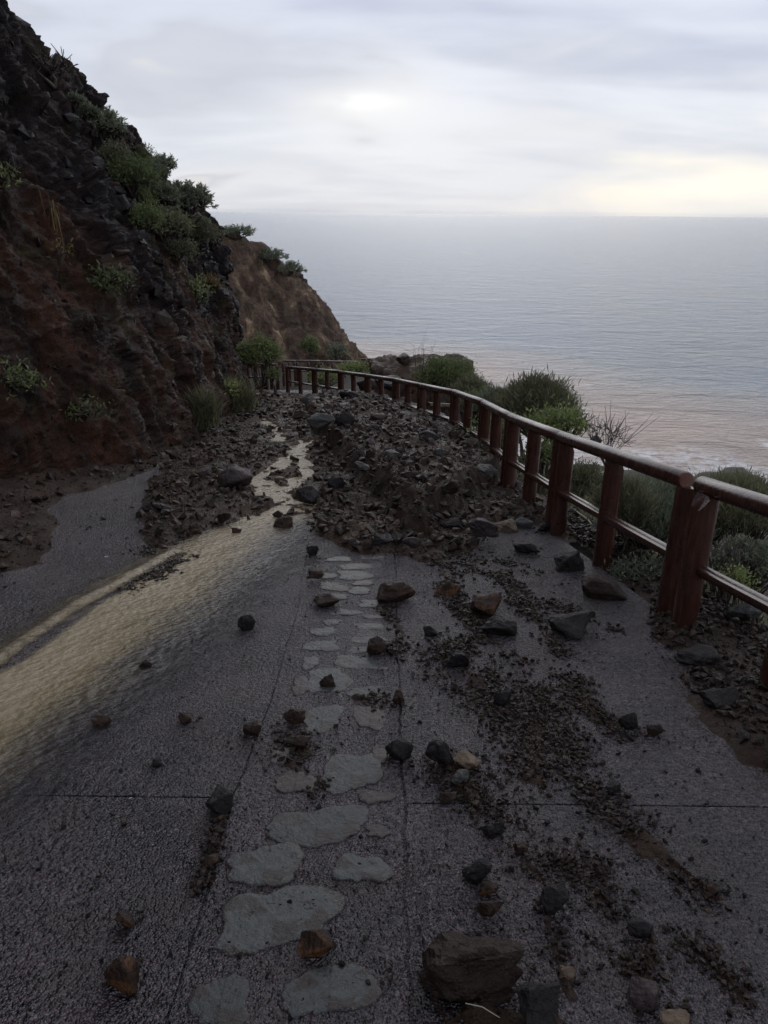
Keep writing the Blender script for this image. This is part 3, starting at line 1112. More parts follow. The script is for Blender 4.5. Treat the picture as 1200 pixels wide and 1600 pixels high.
def chan(x, y):
    c = np.zeros(x.shape)
    nz = fbm(v3(x * 3.5, y * 3.5), 3, 321)
    for P, w_ in L_ch:
        d = line_d(x, y, P)
        c = np.maximum(c, 1 - sstep(w_ * .55, w_ * 1.25, d + nz * 0.14))
    return c


def mudh(x, y):
    """height of the mud above the slab plane; negative where there is none"""
    shp = x.shape
    x = x.ravel()
    y = y.ravel()
    n = lobes(x, y)
    n2 = fbm(v3(x * 9, y * 9), 4, 311, .6)
    h = np.full(x.shape, -0.06)
    wob = 0.10 * n + 0.03 * n2
    sd = in_sd(x, y, P_heap) + wob * np.clip(y / 6, .6, 2)
    h = np.maximum(h, np.where(sd > -.3, -0.03 + 0.11 * sstep(-.1, .25, sd) + 0.04 * n * sstep(0, .3, sd), -.06))
    sc_ = in_sd(x, y, P_crest) + wob * 1.2
    h = h + 0.26 * sstep(-.02, .22, sc_) + 0.07 * sstep(.2, 1.3, sc_) * (1 + n)
    sd = in_sd(x, y, P_base) + wob
    h = np.maximum(h, np.where(sd > -.3, -0.03 + 0.075 * sstep(-.1, .25, sd) + 0.035 * n * sstep(0, .3, sd), -.06))
    sd = in_sd(x, y, P_left) + wob
    h = np.maximum(h, np.where(sd > -.3, -0.03 + 0.10 * sstep(-.12, .3, sd) + 0.05 * n * sstep(0, .3, sd), -.06))
    sd = in_sd(x, y, P_foot) + wob * 1.6
    h = np.maximum(h, np.where(sd > -.3, -0.03 + 0.07 * sstep(-.15, .3, sd) + 0.22 * sstep(.2, 1.4, sd) + 0.05 * n * sstep(0, .3, sd), -.06))
    sd = in_sd(x, y, P_edge) + wob * 2.2
    h = np.maximum(h, np.where(sd > -.3, -0.02 + 0.05 * sstep(-.1, .15, sd) + 0.02 * n * sstep(0, .3, sd), -.06))
    nb_ = fbm(v3(x * 6, y * 6), 4, 331, .6)
    for P, w_ in ST:
        d = line_d(x, y, P)
        k = w_ * np.clip(0.7 + 2.6 * nb_, 0.03, 3)
        h = np.maximum(h, -0.021 + 0.026 * (1 - sstep(0, 1.7, d / np.maximum(k, .006))) + 0.022 * n2 * (d < w_ * 4) + 0.008 * nb_)
    rough = 0.020 * n2 * sstep(0.0, .08, h)
    h = h + rough
    c = chan(x, y)
    h = h * (1 - c) + c * (-0.004 + 0.050 * n2)
    return h.reshape(shp)


def silt_at(x, y):
    s = sstep(-.05, .25, in_sd(x, y, P_wash) + .1 * lobes(x, y))
    for P, w_ in L_ch:
        s = np.maximum(s, 0.75 * (1 - sstep(w_ * .8, w_ * 2.0, line_d(x, y, P) + .08 * lobes(x, y))))
    return s


my = 1.0 * (27 / 1.0) ** np.linspace(0, 1, 820)
mt = np.linspace(-0.78, 0.62, 760)
MX = mt[None, :] * (my[:, None] + 0.25)
MY = np.repeat(my[:, None], len(mt), 1)
mh = mudh(MX, MY)
mverts = np.stack([MX.ravel(), MY.ravel(), (-S * MY + mh).ravel()], 1)
fence_sd, _ = poly_sd(MX.ravel(), MY.ravel(), FP)
keep = (mh.ravel() > -0.012) & (fence_sd < 0.35)
mf = grid_faces(len(my), len(mt), keep)[:, ::-1]
v_, f_, used = compact(mverts, mf)
silt = silt_at(v_[:, 0], v_[:, 1])
mud = mesh_np('mud', v_, [f_], M['mud'], smooth=True, attrs={'silt': silt})
tag(mud, 'dark wet mud washed across the road', 'mud', kind='stuff')


def rest(px, py):
    h = 0.0
    for _ in range(4):
        p = g0(px, py, h)
        h = max(0.0, float(mudh(np.array([p.x]), np.array([p.y]))[0]))
    return p


# ------------------------------------------------------------------ stream
P_mud = pw_([(-260, 1180), (0, 1030), (140, 935), (270, 862), (330, 832), (400, 808), (452, 795), (478, 792), (470, 806), (430, 820), (390, 850), (300, 930), (190, 1010), (90, 1090), (0, 1165), (-300, 1400)])
P_film = pw_([(-260, 1180), (0, 1030), (140, 935), (270, 862), (330, 832), (400, 808), (452, 795), (480, 800), (475, 830), (440, 880), (350, 960), (260, 1050), (130, 1160), (0, 1260), (-300, 1500)])
L_silt = pw_([(-100, 1085), (0, 1028), (120, 945), (215, 893), (270, 862)])
sy_ = 1.2 * (26 / 1.2) ** np.linspace(0, 1, 420)
st_ = np.linspace(-0.80, -0.02, 300)
SX = (st_[None, :] * (sy_[:, None] + .25)).ravel()
SY = np.repeat(sy_[:, None], len(st_), 1).ravel()
nzz = fbm(v3(SX * 3, SY * 3), 3, 401)
dm = in_sd(SX, SY, P_mud)
df = in_sd(SX, SY, P_film)
ch = np.zeros(SX.shape)
for P, w_ in L_ch:
    ch = np.maximum(ch, 1 - sstep(w_ * .9, w_ * 2.2, line_d(SX, SY, P)))
film = np.maximum(np.minimum(sstep(-.55, .40, df + .06 * nzz), sstep(-.16, .10, df + .06 * nzz) + (dm < 0) * 1.0), ch)
turb = np.maximum(sstep(-.50, .34, dm), ch)
gapd = line_d(SX, SY, L_silt + np.array([0.10, -0.10]))
film = film * (1 - 0.85 * (1 - sstep(.02, .07, np.abs(gapd + .02 * nzz))) * (SX < -1.0) * (1 - ch))
zz = -S * SY + 0.012 + 0.004 * nzz
zz += 0.022 * (1 - sstep(0.0, 0.06, line_d(SX, SY, L_silt) + .01 * nzz))
zz += 0.004 * fbm(v3(SX * 14, SY * 22), 3, 410) * film
sm_ = film > 0.01
sf = grid_faces(len(sy_), len(st_), sm_)[:, ::-1]
sv = np.stack([SX, SY, zz], 1)
v_, f_, used = compact(sv, sf)
stream = mesh_np('stream', v_, [f_], M['stream'], smooth=True, attrs={'turbid': turb[used], 'film': film[used]})
tag(stream, 'yellow brown muddy water running down the left of the road', 'water', kind='structure')

# ------------------------------------------------------------------ rocks


def rock_arrays(seed, npt=16, flat=0.75, rough=0.05, sub=1, boxy=0.5):
    rs_ = np.random.RandomState(seed)
    bm = bmesh.new()
    for _ in range(npt):
        d = rs_.randn(3)
        d /= np.linalg.norm(d)
        m_ = np.max(np.abs(d))
        d = d * ((1 - boxy) + boxy / m_) * (0.72 + 0.28 * rs_.rand())
        bm.verts.new((d[0] * .5, d[1] * .5 * .85, d[2] * .5 * flat))
    r_ = bmesh.ops.convex_hull(bm, input=bm.verts)
    junk = [e for e in r_['geom_interior'] if isinstance(e, bmesh.types.BMVert)]
    if junk:
        bmesh.ops.delete(bm, geom=junk, context='VERTS')
    if sub:
        bmesh.ops.bevel(bm, geom=list(bm.edges), offset=0.028, segments=1, profile=.6, affect='EDGES')
        bmesh.ops.triangulate(bm, faces=bm.faces)
        bmesh.ops.subdivide_edges(bm, edges=[e for e in bm.edges if e.calc_length() > 0.16], cuts=3, use_grid_fill=True)
        bmesh.ops.triangulate(bm, faces=bm.faces)
    bm.verts.ensure_lookup_table()
    V = np.array([v.co[:] for v in bm.verts])
    if sub:
        c = np.linalg.norm(V, axis=1, keepdims=True) + 1e-6
        V = V + V / c * (rough * fbm(V * 4 + seed, 3, seed)[:, None] + rough * .5 * fbm(V * 11 + seed, 2, seed + 3)[:, None])
    Fc = np.array([[v.index for v in f.verts] for f in bm.faces if len(f.verts) == 3])
    bm.free()
    return V, Fc


MATK = {'d': 'dark', 'b': 'brown', 'o': 'orange', 't': 'tan', 'g': 'grey', 'p': 'purple'}


def rock(px, py, wpx, hpx, tone, label, seed, flat=None, round_=False, group=None, tilt=0.15):
    """px: centre; py: pixel row of its foot; wpx, hpx: seen size"""
    p = rest(px, py - hpx * 0.22)
    dep = (p - Vector((0, 0, CZ))).length
    s = dep / math.hypot(F, py - 800)
    wm = wpx * s * 1.08
    # seen height mixes depth (ground falls to the eye) and real height
    hm = hpx * s * (1.18 if wpx < 100 else 0.95)
    fl = min(1.1, max(.35, hm / wm)) if flat is None else flat
    V, Fc = rock_arrays(seed, 26 if round_ else 12 + seed % 6, 1.0, (.16 if wpx > 100 else .075) if not round_ else .04, 1, 0.0 if round_ else .45)
    V = V / (np.ptp(V, axis=0))
    V = V * np.array([wm, wm * (0.62 + 0.3 * ((seed * 37) % 10) / 10), hm])
    V = V @ np.array(Matrix.Rotation(tilt * (((seed * 13) % 10) / 5 - 1), 3, 'Y')).T
    o = mesh_np('rock', V, [Fc], M[MATK[tone]], smooth=False, attrs={'tone': np.full(len(V), .3 + .4 * ((seed * 7) % 10) / 10)})
    low = V[:, 2].min()
    o.location = (p.x, p.y, p.z - low - hm * .20)
    o.rotation_euler = (math.atan(-S), 0, (((seed * 29) % 10) / 10 - .5) * .5)
    tag(o, label, 'rock', group)
    return o


ROCKS = [
    (735, 1568, 150, 112, 'b', 'largest rock, jagged brown boulder at the lower edge with a pale straw on it'),
    (766, 1443, 56, 46, 'b', 'dark reddish block touching the back of the largest brown boulder'),
    (745, 1376, 40, 34, 'd', 'dark rounded stone, farthest of the row leading to the largest boulder'),
    (758, 1397, 32, 20, 'o', 'small rusty stone between the dark rounded stone and the reddish block'),
    (842, 1604, 62, 70, 'd', 'dark boulder cut by the bottom edge, right of the largest boulder'),
    (865, 1428, 40, 42, 'd', 'dark flat rock at the top of the lower gravel streak'),
    (1000, 1466, 36, 34, 'd', 'smooth bluish black stone alone near the lower right gravel'),
    (1004, 1568, 44, 38, 'p', 'grey purple stone near the bottom edge at the right'),
    (1052, 1602, 44, 24, 't', 'pale tan lump at the bottom edge on the right'),
    (193, 1552, 56, 58, 'o', 'red brown block standing on the left slab near the bottom'),
    (199, 1450, 32, 24, 'o', 'small brown chip above the red brown block on the left slab'),
    (345, 1270, 40, 36, 'd', 'dark wedge shaped stone standing on the left joint of the slabs'),
    (490, 1494, 66, 36, 'o', 'flat wet stone with orange patches beside the biggest paving stone'),
    (394, 1152, 26, 22, 'b', 'small brown stone by the left joint next to a white scrap'),
    (461, 1132, 32, 24, 'b', 'brown stone on the corner of a square paving stone'),
    (624, 1188, 44, 32, 'd', 'dark pointed stone lying across the right joint'),
    (684, 1200, 50, 42, 'd', 'dark squared block beside the tan stone on the right slab'),
    (730, 1200, 40, 26, 't', 'tan stone touching the dark squared block'),
    (720, 1224, 26, 22, 'g', 'small grey green stone just below the tan stone'),
    (590, 1027, 32, 30, 'b', 'brown cube like stone on the strip of paving stones'),
    (512, 1076, 25, 20, 'b', 'brown stone sitting on a paving stone near the left joint'),
    (621, 943, 58, 34, 'b', 'large brown wedge sitting on the right joint at the head of the strip'),
    (387, 988, 26, 26, 'd', 'round black stone alone in the middle of the left slab'),
    (700, 934, 40, 28, 'o', 'reddish stone right of the large brown wedge'),
    (764, 968, 48, 36, 'o', 'orange brown stone with a sharp top on the right slab'),
    (778, 996, 52, 28, 'd', 'dark flat stone touching the front of the orange brown one'),
    (943, 938, 64, 34, 'b', 'big smooth brown stone near the foot of the fence'),
    (895, 996, 68, 34, 'd', 'dark flat slab of rock in front of the big smooth brown stone'),
    (885, 897, 44, 34, 'd', 'dark knobbly rock nearest to the mud left of the fence posts'),
    (822, 866, 40, 18, 'd', 'thin dark slate lying flat on the wet right slab'),
    (818, 828, 28, 20, 'g', 'rounded grey stone at the right tip of the mud heap'),
    (790, 832, 34, 18, 't', 'flat tan stone half sunk at the right tip of the mud heap'),
    (750, 852, 44, 38, 'p', 'pinkish angular rock on the front edge of the mud heap'),
    (644, 872, 32, 28, 'p', 'round purple grey cobble at the front edge of the mud heap'),
    (600, 860, 38, 24, 'd', 'black rock left of the round purple cobble'),
    (510, 950, 40, 20, 'b', 'flat brown stone left of the large wedge on the strip'),
    (981, 1147, 28, 32, 'd', 'dark lump standing alone on the right slab near the edge soil'),
    (482, 788, 40, 26, 'd', 'dark wet boulder where the stream leaves the mud'),
    (443, 829, 28, 20, 'b', 'brown rock at the head of the bare left slab'),
    (368, 768, 54, 34, 'p', 'smooth grey brown boulder on the left bank of the stream'),
    (355, 823, 26, 18, 'o', 'orange brown stone on the upper edge of the yellow water'),
    (369, 836, 14, 11, 'b', 'small stone in the water beside the orange brown one'),
    (503, 673, 40, 24, 'g', 'grey pointed boulder in the middle of the mud'),
    (540, 672, 28, 24, 'd', 'dark round boulder right of the grey pointed one'),
    (577, 702, 26, 17, 'p', 'purple boulder below the dark round one in the mud'),
    (488, 634, 38, 16, 'd', 'low black rock beside the farthest patch of water'),
    (228, 1048, 18, 16, 'b', 'small brown stone at the lower margin of the yellow water'),
    (160, 1137, 24, 18, 'b', 'brown stone in the rippled water film at the left'),
    (290, 1130, 20, 14, 'b', 'small brown stone right of the rippled water film'),
    (246, 1199, 16, 12, 'd', 'small dark stone on the left slab above the cross joint'),
    (672, 996, 20, 16, 'd', 'dark pointed chip on the clean part of the right slab'),
    (622, 1104, 20, 26, 'b', 'upright brown chip wedged in the right joint'),
    (468, 1172, 36, 24, 'b', 'clod of mud and stone on the paving strip'),
    (489, 870, 18, 17, 'd', 'small black stone by the left joint at the head of the slab'),
    (493, 912, 22, 22, 'b', 'brown stone on the left joint below the black one'),
    (55, 724, 24, 18, 't', 'tan stone at the foot of the hillside'),
    (705, 772, 26, 20, 'b', 'brown angular stone on top of the mud heap'),
    (1090, 1038, 56, 26, 'd', 'black rock at the foot of the nearest fence post'),
    (1126, 1106, 52, 22, 'd', 'flat black rock in the soil below the nearest fence post'),
    (714, 1048, 34, 28, 'd', 'dark stone at the head of the middle gravel patch'),
    (786, 1108, 30, 26, 'd', 'dark stone at the tail of the middle gravel patch'),
    (325, 1352, 24, 14, 'b', 'flat chip in the left joint below the dark wedge'),
    (853, 832, 24, 14, 'd', 'small dark stone behind the thin dark slate'),
    (640, 750, 28, 14, 'p', 'flat purple stone halfway up the mud heap'),
    (566, 735, 24, 14, 'd', 'dark stone on the bank above the stream'),
    (590, 660, 26, 13, 'b', 'brown stone at the far side of the mud heap'),
    (690, 715, 24, 12, 'g', 'grey flat stone on the mud heap toward the fence'),
    (760, 742, 30, 14, 'g', 'pale grey flat rock on the heap close to the fence posts'),
    (320, 748, 22, 12, 'p', 'purple stone in the mud left of the smooth boulder'),
    (250, 800, 24, 12, 'd', 'dark stone in the mud at the bare patch'),
    (1160, 975, 44, 30, 'g', 'grey stone behind the nearest fence post'),
    (705, 828, 34, 22, 'd', 'dark block on the front slope of the heap left of the pinkish rock'),
    (560, 800, 30, 18, 'b', 'brown stone on the low mud in front of the bank'),
    (525, 765, 26, 18, 'd', 'black stone on the crest of the bank beside the stream'),
    (670, 690, 30, 16, 'd', 'dark block in the middle of the far half of the heap'),
    (470, 655, 24, 12, 'b', 'brown stone on the left bank of the upper stream'),
    (545, 625, 26, 12, 'd', 'dark block at the far edge of the mud below the fence'),
    (735, 700, 26, 14, 'b', 'brown block on the heap close to the curved part of the fence'),
    (610, 720, 26, 15, 'g', 'grey block on the top of the bank'),
    (270, 720, 22, 14, 'b', 'brown stone in the mud at the foot of the hillside'),
    (1020, 1150, 22, 16, 'b', 'small brown stone right of the lone dark lump'),
    (955, 1240, 24, 18, 'd', 'dark stone in the long gravel trail near the cross joint'),
    (1110, 1404, 26, 20, 'o', 'rusty stone at the lower end of the long gravel trail'),
    (700, 1255, 26, 18, 'b', 'brown stone below the small grey green one'),
    (770, 1300, 34, 22, 'd', 'dark flat stone in the gravel right of the joint crossing'),
    (815, 1335, 24, 18, 'b', 'brown stone at the foot of the inner gravel trail'),
    (885, 1530, 22, 18, 't', 'small tan stone in the gravel right of the largest boulder'),
]
for k, rk in enumerate(ROCKS):
    rock(*rk, seed=500 + k, round_=(k in (6, 22, 26, 30, 33, 39, 43, 44)))

ROCK_XY = [(rest(rk[0], rk[1]), rk[2]) for rk in ROCKS]

# loose small stones: shared meshes, each an object of its own
protos = []
for k in range(10):
    V, Fc = rock_arrays(900 + k, 14, .75, .05, 1, .4)
    V /= np.ptp(V, axis=0).max()
    for mk_ in ('dark', 'brown'):
        o = mesh_np('stone', V, [Fc], M[mk_], attrs={'tone': np.full(len(V), .45)}, link=False)
        protos.append(o.data)
        bpy.data.objects.remove(o)


def loose(poly, n, smin, smax, label, group, seed):
    rs_ = np.random.RandomState(seed)
    P = np.array(poly, float)
    lo, hi_ = P.min(0), P.max(0)
    made = 0
    while made < n:
        q = lo + rs_.rand(2) * (hi_ - lo)
        if in_sd(np.array([q[0]]), np.array([q[1]]), P)[0] < 0:
            continue
        p = rest(*q)
        s_ = smin + (smax - smin) * rs_.rand() ** 2.4
        o = bpy.data.objects.new('stone', protos[rs_.randint(len(protos))])
        col.objects.link(o)
        o.location = (p.x, p.y, p.z + s_ * .18)
        o.scale = (s_, s_ * (.6 + .4 * rs_.rand()), s_ * (.5 + .3 * rs_.rand()))
        o.rotation_euler = (rs_.rand() * .8 - .4, rs_.rand() * .8 - .4, rs_.rand() * 6.28)
        tag(o, label, 'stone', group)
        made += 1


loose([(20, 1250), (330, 1000), (470, 880), (460, 960), (260, 1590), (10, 1590)], 62, .008, .024, 'small dark stone lying loose on the wet left slab', 'small stones on the left slab', 1)
loose([(480, 880), (615, 880), (635, 1590), (280, 1590), (420, 1110)], 46, .008, .026, 'small stone lying loose on the strip of paving stones', 'small stones on the paving strip', 2)
loose([(625, 890), (860, 840), (1020, 1010), (1190, 1250), (1190, 1590), (645, 1590)], 100, .008, .030, 'small stone lying loose on the wet right slab', 'small stones on the right slab', 3)
loose([(0, 900), (200, 760), (230, 850), (120, 920), (0, 1000)], 22, .02, .06, 'small dark stone on the bare patch left of the stream', 'small stones left of the stream', 4)

# rubble: thousands of pieces, one object
mini = []
for k in range(14):
    V, Fc = rock_arrays(1200 + k, 10, .7, 0, 0, .4)
    V /= np.ptp(V, axis=0).max()
    mini.append((V, Fc))


def scatter(n_try, gen, size, name, mat, dens, seed, hfun, label, cat):
    rs_ = np.random.RandomState(seed)
    X_, Y_ = gen(n_try, rs_)
    h = hfun(X_, Y_)
    pk = rs_.rand(n_try) < dens(X_, Y_, h)
    X_, Y_, h = X_[pk], Y_[pk], h[pk]
    n = len(X_)
    sz = size(rs_, X_, Y_, n)
    mb_v, mb_f, mb_a, off = [], [], [], 0
    kinds = rs_.randint(0, len(mini), n)
    for k in range(len(mini)):
        idx = np.where(kinds == k)[0]
        if not len(idx):
            continue
        V, Fc = mini[k]
        m_ = len(idx)
        ang = rs_.rand(m_) * 6.283
        tl = rs_.randn(m_) * .7
        ct, st2 = np.cos(tl), np.sin(tl)
        ca, sa = np.cos(ang), np.sin(ang)
        s_ = sz[idx]
        sc3 = np.stack([s_, s_ * (.6 + .4 * rs_.rand(m_)), s_ * (.6 + .5 * rs_.rand(m_))], 1)
        P = V[None] * sc3[:, None, :]
        x, y, z = P[..., 0], P[..., 1], P[..., 2]
        x, z = x * ct[:, None] + z * st2[:, None], -x * st2[:, None] + z * ct[:, None]
        x, y = x * ca[:, None] - y * sa[:, None], x * sa[:, None] + y * ca[:, None]
        x = x + X_[idx][:, None]
        y = y + Y_[idx][:, None]
        z = z + (-S * Y_[idx] + h[idx] + s_ * .14)[:, None]
        mb_v.append(np.stack([x, y, z], -1).reshape(-1, 3))
        mb_f.append((Fc[None] + (np.arange(m_) * len(V))[:, None, None]).reshape(-1, 3) + off)
        mb_a.append(np.repeat(rs_.rand(m_) ** 1.3, len(V)))
        off += m_ * len(V)
    o = mesh_np(name, np.concatenate(mb_v), [np.concatenate(mb_f)], mat, attrs={'tone': np.concatenate(mb_a)})
    tag(o, label, cat, kind='stuff')
    print(name, n)
    return o


def gen_far(n, rs_):
    y = 4.6 * (25 / 4.6) ** rs_.rand(n)
    t = -0.62 + rs_.rand(n) * (0.62 + .36)
    return t * y, y


def dens_far(x, y, h):
    cr = in_sd(x, y, P_crest)
    hp = in_sd(x, y, P_heap)
    lf = in_sd(x, y, P_left)
    ft = in_sd(x, y, P_foot)
    n = fbm(v3(x * 1.3, y * 1.3), 4, 501)
    bs = in_sd(x, y, P_base)
    d0 = np.where(bs > 0, .30 + .4 * sstep(-.2, .3, n), 0)
    d = np.where(hp > 0, .35 + .5 * sstep(-.3, .2, n), 0)
    d = np.maximum(d, d0) * (1 - .85 * chan(x, y))
    d = np.where(cr > 0, .42 + .45 * sstep(-.25, .2, n), d)
    d = np.maximum(d, np.where(lf > 0, .55 + .4 * n, 0))
    d = np.maximum(d, np.where(ft > 0, .22 + .3 * n, 0))
    sd, _ = poly_sd(x, y, FP)
    return d * (h > 0.0) * (sd < .15) * np.clip((y / 9) ** 1.0, .55, 1)


scatter(46000, gen_far, lambda rs_, x, y, n: (.016 + .125 * rs_.rand(n) ** 4.2) * np.clip(.75 + y * .03, .8, 1.5), 'rubble', M['rubble'], dens_far, 11,
        lambda x, y: mudh(x, y), 'angular stone rubble covering the mud heaps on the road', 'rubble')


def gen_mid(n, rs_):
    y = 4.4 * (15 / 4.4) ** rs_.rand(n)
    t = -0.62 + rs_.rand(n) * (0.62 + .36)
    return t * y, y


scatter(130000, gen_mid, lambda rs_, x, y, n: (.006 + .019 * rs_.rand(n) ** 2.0) * np.clip(.75 + y * .03, .8, 1.3), 'gravel', M['rubble'], lambda x, y, h: dens_far(x, y, h) * .9, 16,
        lambda x, y: mudh(x, y), 'fine gravel mixed into the mud of the slide', 'gravel')


def gen_near(n, rs_):
    ii = rs_.randint(0, len(ST), n)
    wl = np.array([np.linalg.norm(np.diff(P, axis=0), axis=1).sum() * (w_ + .015) for P, w_ in ST])
    ii = rs_.choice(len(ST), n, p=wl / wl.sum())
    X_, Y_ = np.zeros(n), np.zeros(n)
    for k, (P, w_) in enumerate(ST):
        m = ii == k
        c = m.sum()
        L = np.concatenate([[0], np.cumsum(np.linalg.norm(np.diff(P, axis=0), axis=1))])
        t = rs_.rand(c) * L[-1]
        X_[m] = np.interp(t, L, P[:, 0]) + rs_.randn(c) * w_ * 1.25
        Y_[m] = np.interp(t, L, P[:, 1]) + rs_.randn(c) * w_ * 1.2
    return X_, Y_


def gen_edge(n, rs_):
    lo, hi_ = P_edge.min(0), P_edge.max(0)
    return lo[0] + rs_.rand(n) * (2.6 - lo[0]), .8 + rs_.rand(n) * 6.5


scatter(60000, gen_edge, lambda rs_, x, y, n: (.008 + .055 * rs_.rand(n) ** 5), 'litter', M['gravel'],
        lambda x, y, h: (in_sd(x, y, P_edge) + .30 * lobes(x, y) > -.05) * (.25 + .5 * (fbm(v3(x * 4, y * 4), 3, 615) > 0)) * (poly_sd(x, y, FP)[0] < .45), 14,
        lambda x, y: np.maximum(mudh(x, y), 0.0), 'dirt and small stones along the foot of the fence', 'debris')


scatter(34000, gen_near, lambda rs_, x, y, n: (.004 + .030 * rs_.rand(n) ** 3.0) * np.clip(.6 + y * .14, .7, 1.6), 'gravel', M['gravel'],
        lambda x, y, h: sstep(-.35, .25, fbm(v3(x * 5, y * 5), 3, 601)) * .95 + .03, 12,
        lambda x, y: np.maximum(mudh(x, y), 0.0), 'gravel streaks lying on the right hand slab', 'gravel')


def gen_ring(n, rs_):
    ii = rs_.randint(0, len(ROCK_XY), n)
    cx = np.array([q[0].x for q in ROCK_XY])[ii]
    cy = np.array([q[0].y for q in ROCK_XY])[ii]
    wr = np.array([q[1] * (q[0] - Vector((0, 0, CZ))).length / F for q in ROCK_XY])[ii]
    a = rs_.rand(n) * 6.283
    rr_ = wr * (.35 + .5 * np.abs(rs_.randn(n)))
    return cx + np.cos(a) * rr_, cy + np.sin(a) * rr_ + wr * .15


scatter(3800, gen_ring, lambda rs_, x, y, n: (.004 + .018 * rs_.rand(n) ** 3) * np.clip(.6 + y * .14, .7, 2), 'grit', M['gravel'],
        lambda x, y, h: sstep(-.3, .3, fbm(v3(x * 7, y * 7), 3, 621)), 15,
        lambda x, y: np.maximum(mudh(x, y), 0.0), 'crumbs of stone lying round the bigger rocks', 'debris')


def gen_wide(n, rs_):
    y = 1.15 * (8 / 1.15) ** rs_.rand(n)
    t = -0.66 + rs_.rand(n) * 1.25
    return t * y, y


scatter(42000, gen_wide, lambda rs_, x, y, n: (.003 + .012 * rs_.rand(n) ** 3.5) * np.clip(.7 + y * .12, .7, 1.6), 'grit', M['gravel'],
        lambda x, y, h: np.clip(.1 + .5 * fbm(v3(x * 3, y * 3), 3, 611), 0.03, 1) * (0.3 + .7 * (x > -.55)) * (x < 1.6), 13,
        lambda x, y: np.maximum(mudh(x, y), 0.0), 'fine grit strewn over the wet slabs', 'grit')

# ------------------------------------------------------------------ wooden fence
RH = 0.86


def post(mb_v, base, top_z, outdir, r=.068):
    """round post, its top cut to a slope on the outer side, built in world axes around base"""
    n = 20
    th = np.linspace(0, 2 * math.pi, n, endpoint=False)
    od = Vector(outdir).normalized()
    sd_ = Vector((-od.y, od.x, 0))
    vs = []
    H = top_z - base.z
    levels = [-0.35, 0, H * .4, H * .7, 1.0]
    for li, lv in enumerate(levels):
        for t in th:
            a, c = math.cos(t), math.sin(t)
            x = od.x * a * r + sd_.x * c * r
            y = od.y * a * r + sd_.y * c * r
            if li == len(levels) - 1:
                z = H + 0.03 - max(0, a - 0.25) * 0.13
            else:
                z = lv
            vs.append((base.x + x, base.y + y, base.z + z))
    q = []
    for i in range(len(levels) - 1):
        for k in range(n):
            k2 = (k + 1) % n
            q.append((i * n + k, i * n + k2, (i + 1) * n + k2, (i + 1) * n + k))
    vs.append((base.x, base.y, base.z + H + .03))
    t = [((len(levels) - 1) * n + k, (len(levels) - 1) * n + (k + 1) % n, len(vs) - 1) for k in range(n)]
    mb_v.add(vs, q, t, .4)


def log_between(a, c, r, half=False, sides=20):
    mb = MB()
    d = (c - a)
    L = d.length
    d = d.normalized()
    up = Vector((0, 0, 1))
    u = d.cross(up).normalized()
    w_ = u.cross(d).normalized()
    ns = 5
    # slightly bevelled ends
    ts = [(0, .86), (.012 / L, 1.0), (.33, 1.0), (.66, 1.0), (1 - .012 / L, 1.0), (1, .86)]
    vs, ap = [], []
    for t, s_ in ts:
        c0 = a + d * (L * t)
        for k in range(sides):
            an_ = 2 * math.pi * k / sides
            x, z = math.cos(an_), math.sin(an_)
            if half and z > 0.35:
                z = 0.35
            if half and abs(x) < .16 and z >= .35:
                z = 0.12
            vs.append((c0 + (u * x + w_ * z) * r * s_)[:])
            ap.append(.3)
    q = []
    for i in range(len(ts) - 1):
        for k in range(sides):
            k2 = (k + 1) % sides
            q.append((i * sides + k, i * sides + k2, (i + 1) * sides + k2, (i + 1) * sides + k))
    mb.add(vs, q, None, ap)
    for e, i0 in ((a, 0), (c, (len(ts) - 1) * sides)):
        ring = [vs[i0 + k] for k in range(sides)] + [e[:]]
        tr = [(k, (k + 1) % sides, sides) if i0 else ((k + 1) % sides, k, sides) for k in range(sides)]
        mb.add(ring, None, tr, 1.0)
    return mb


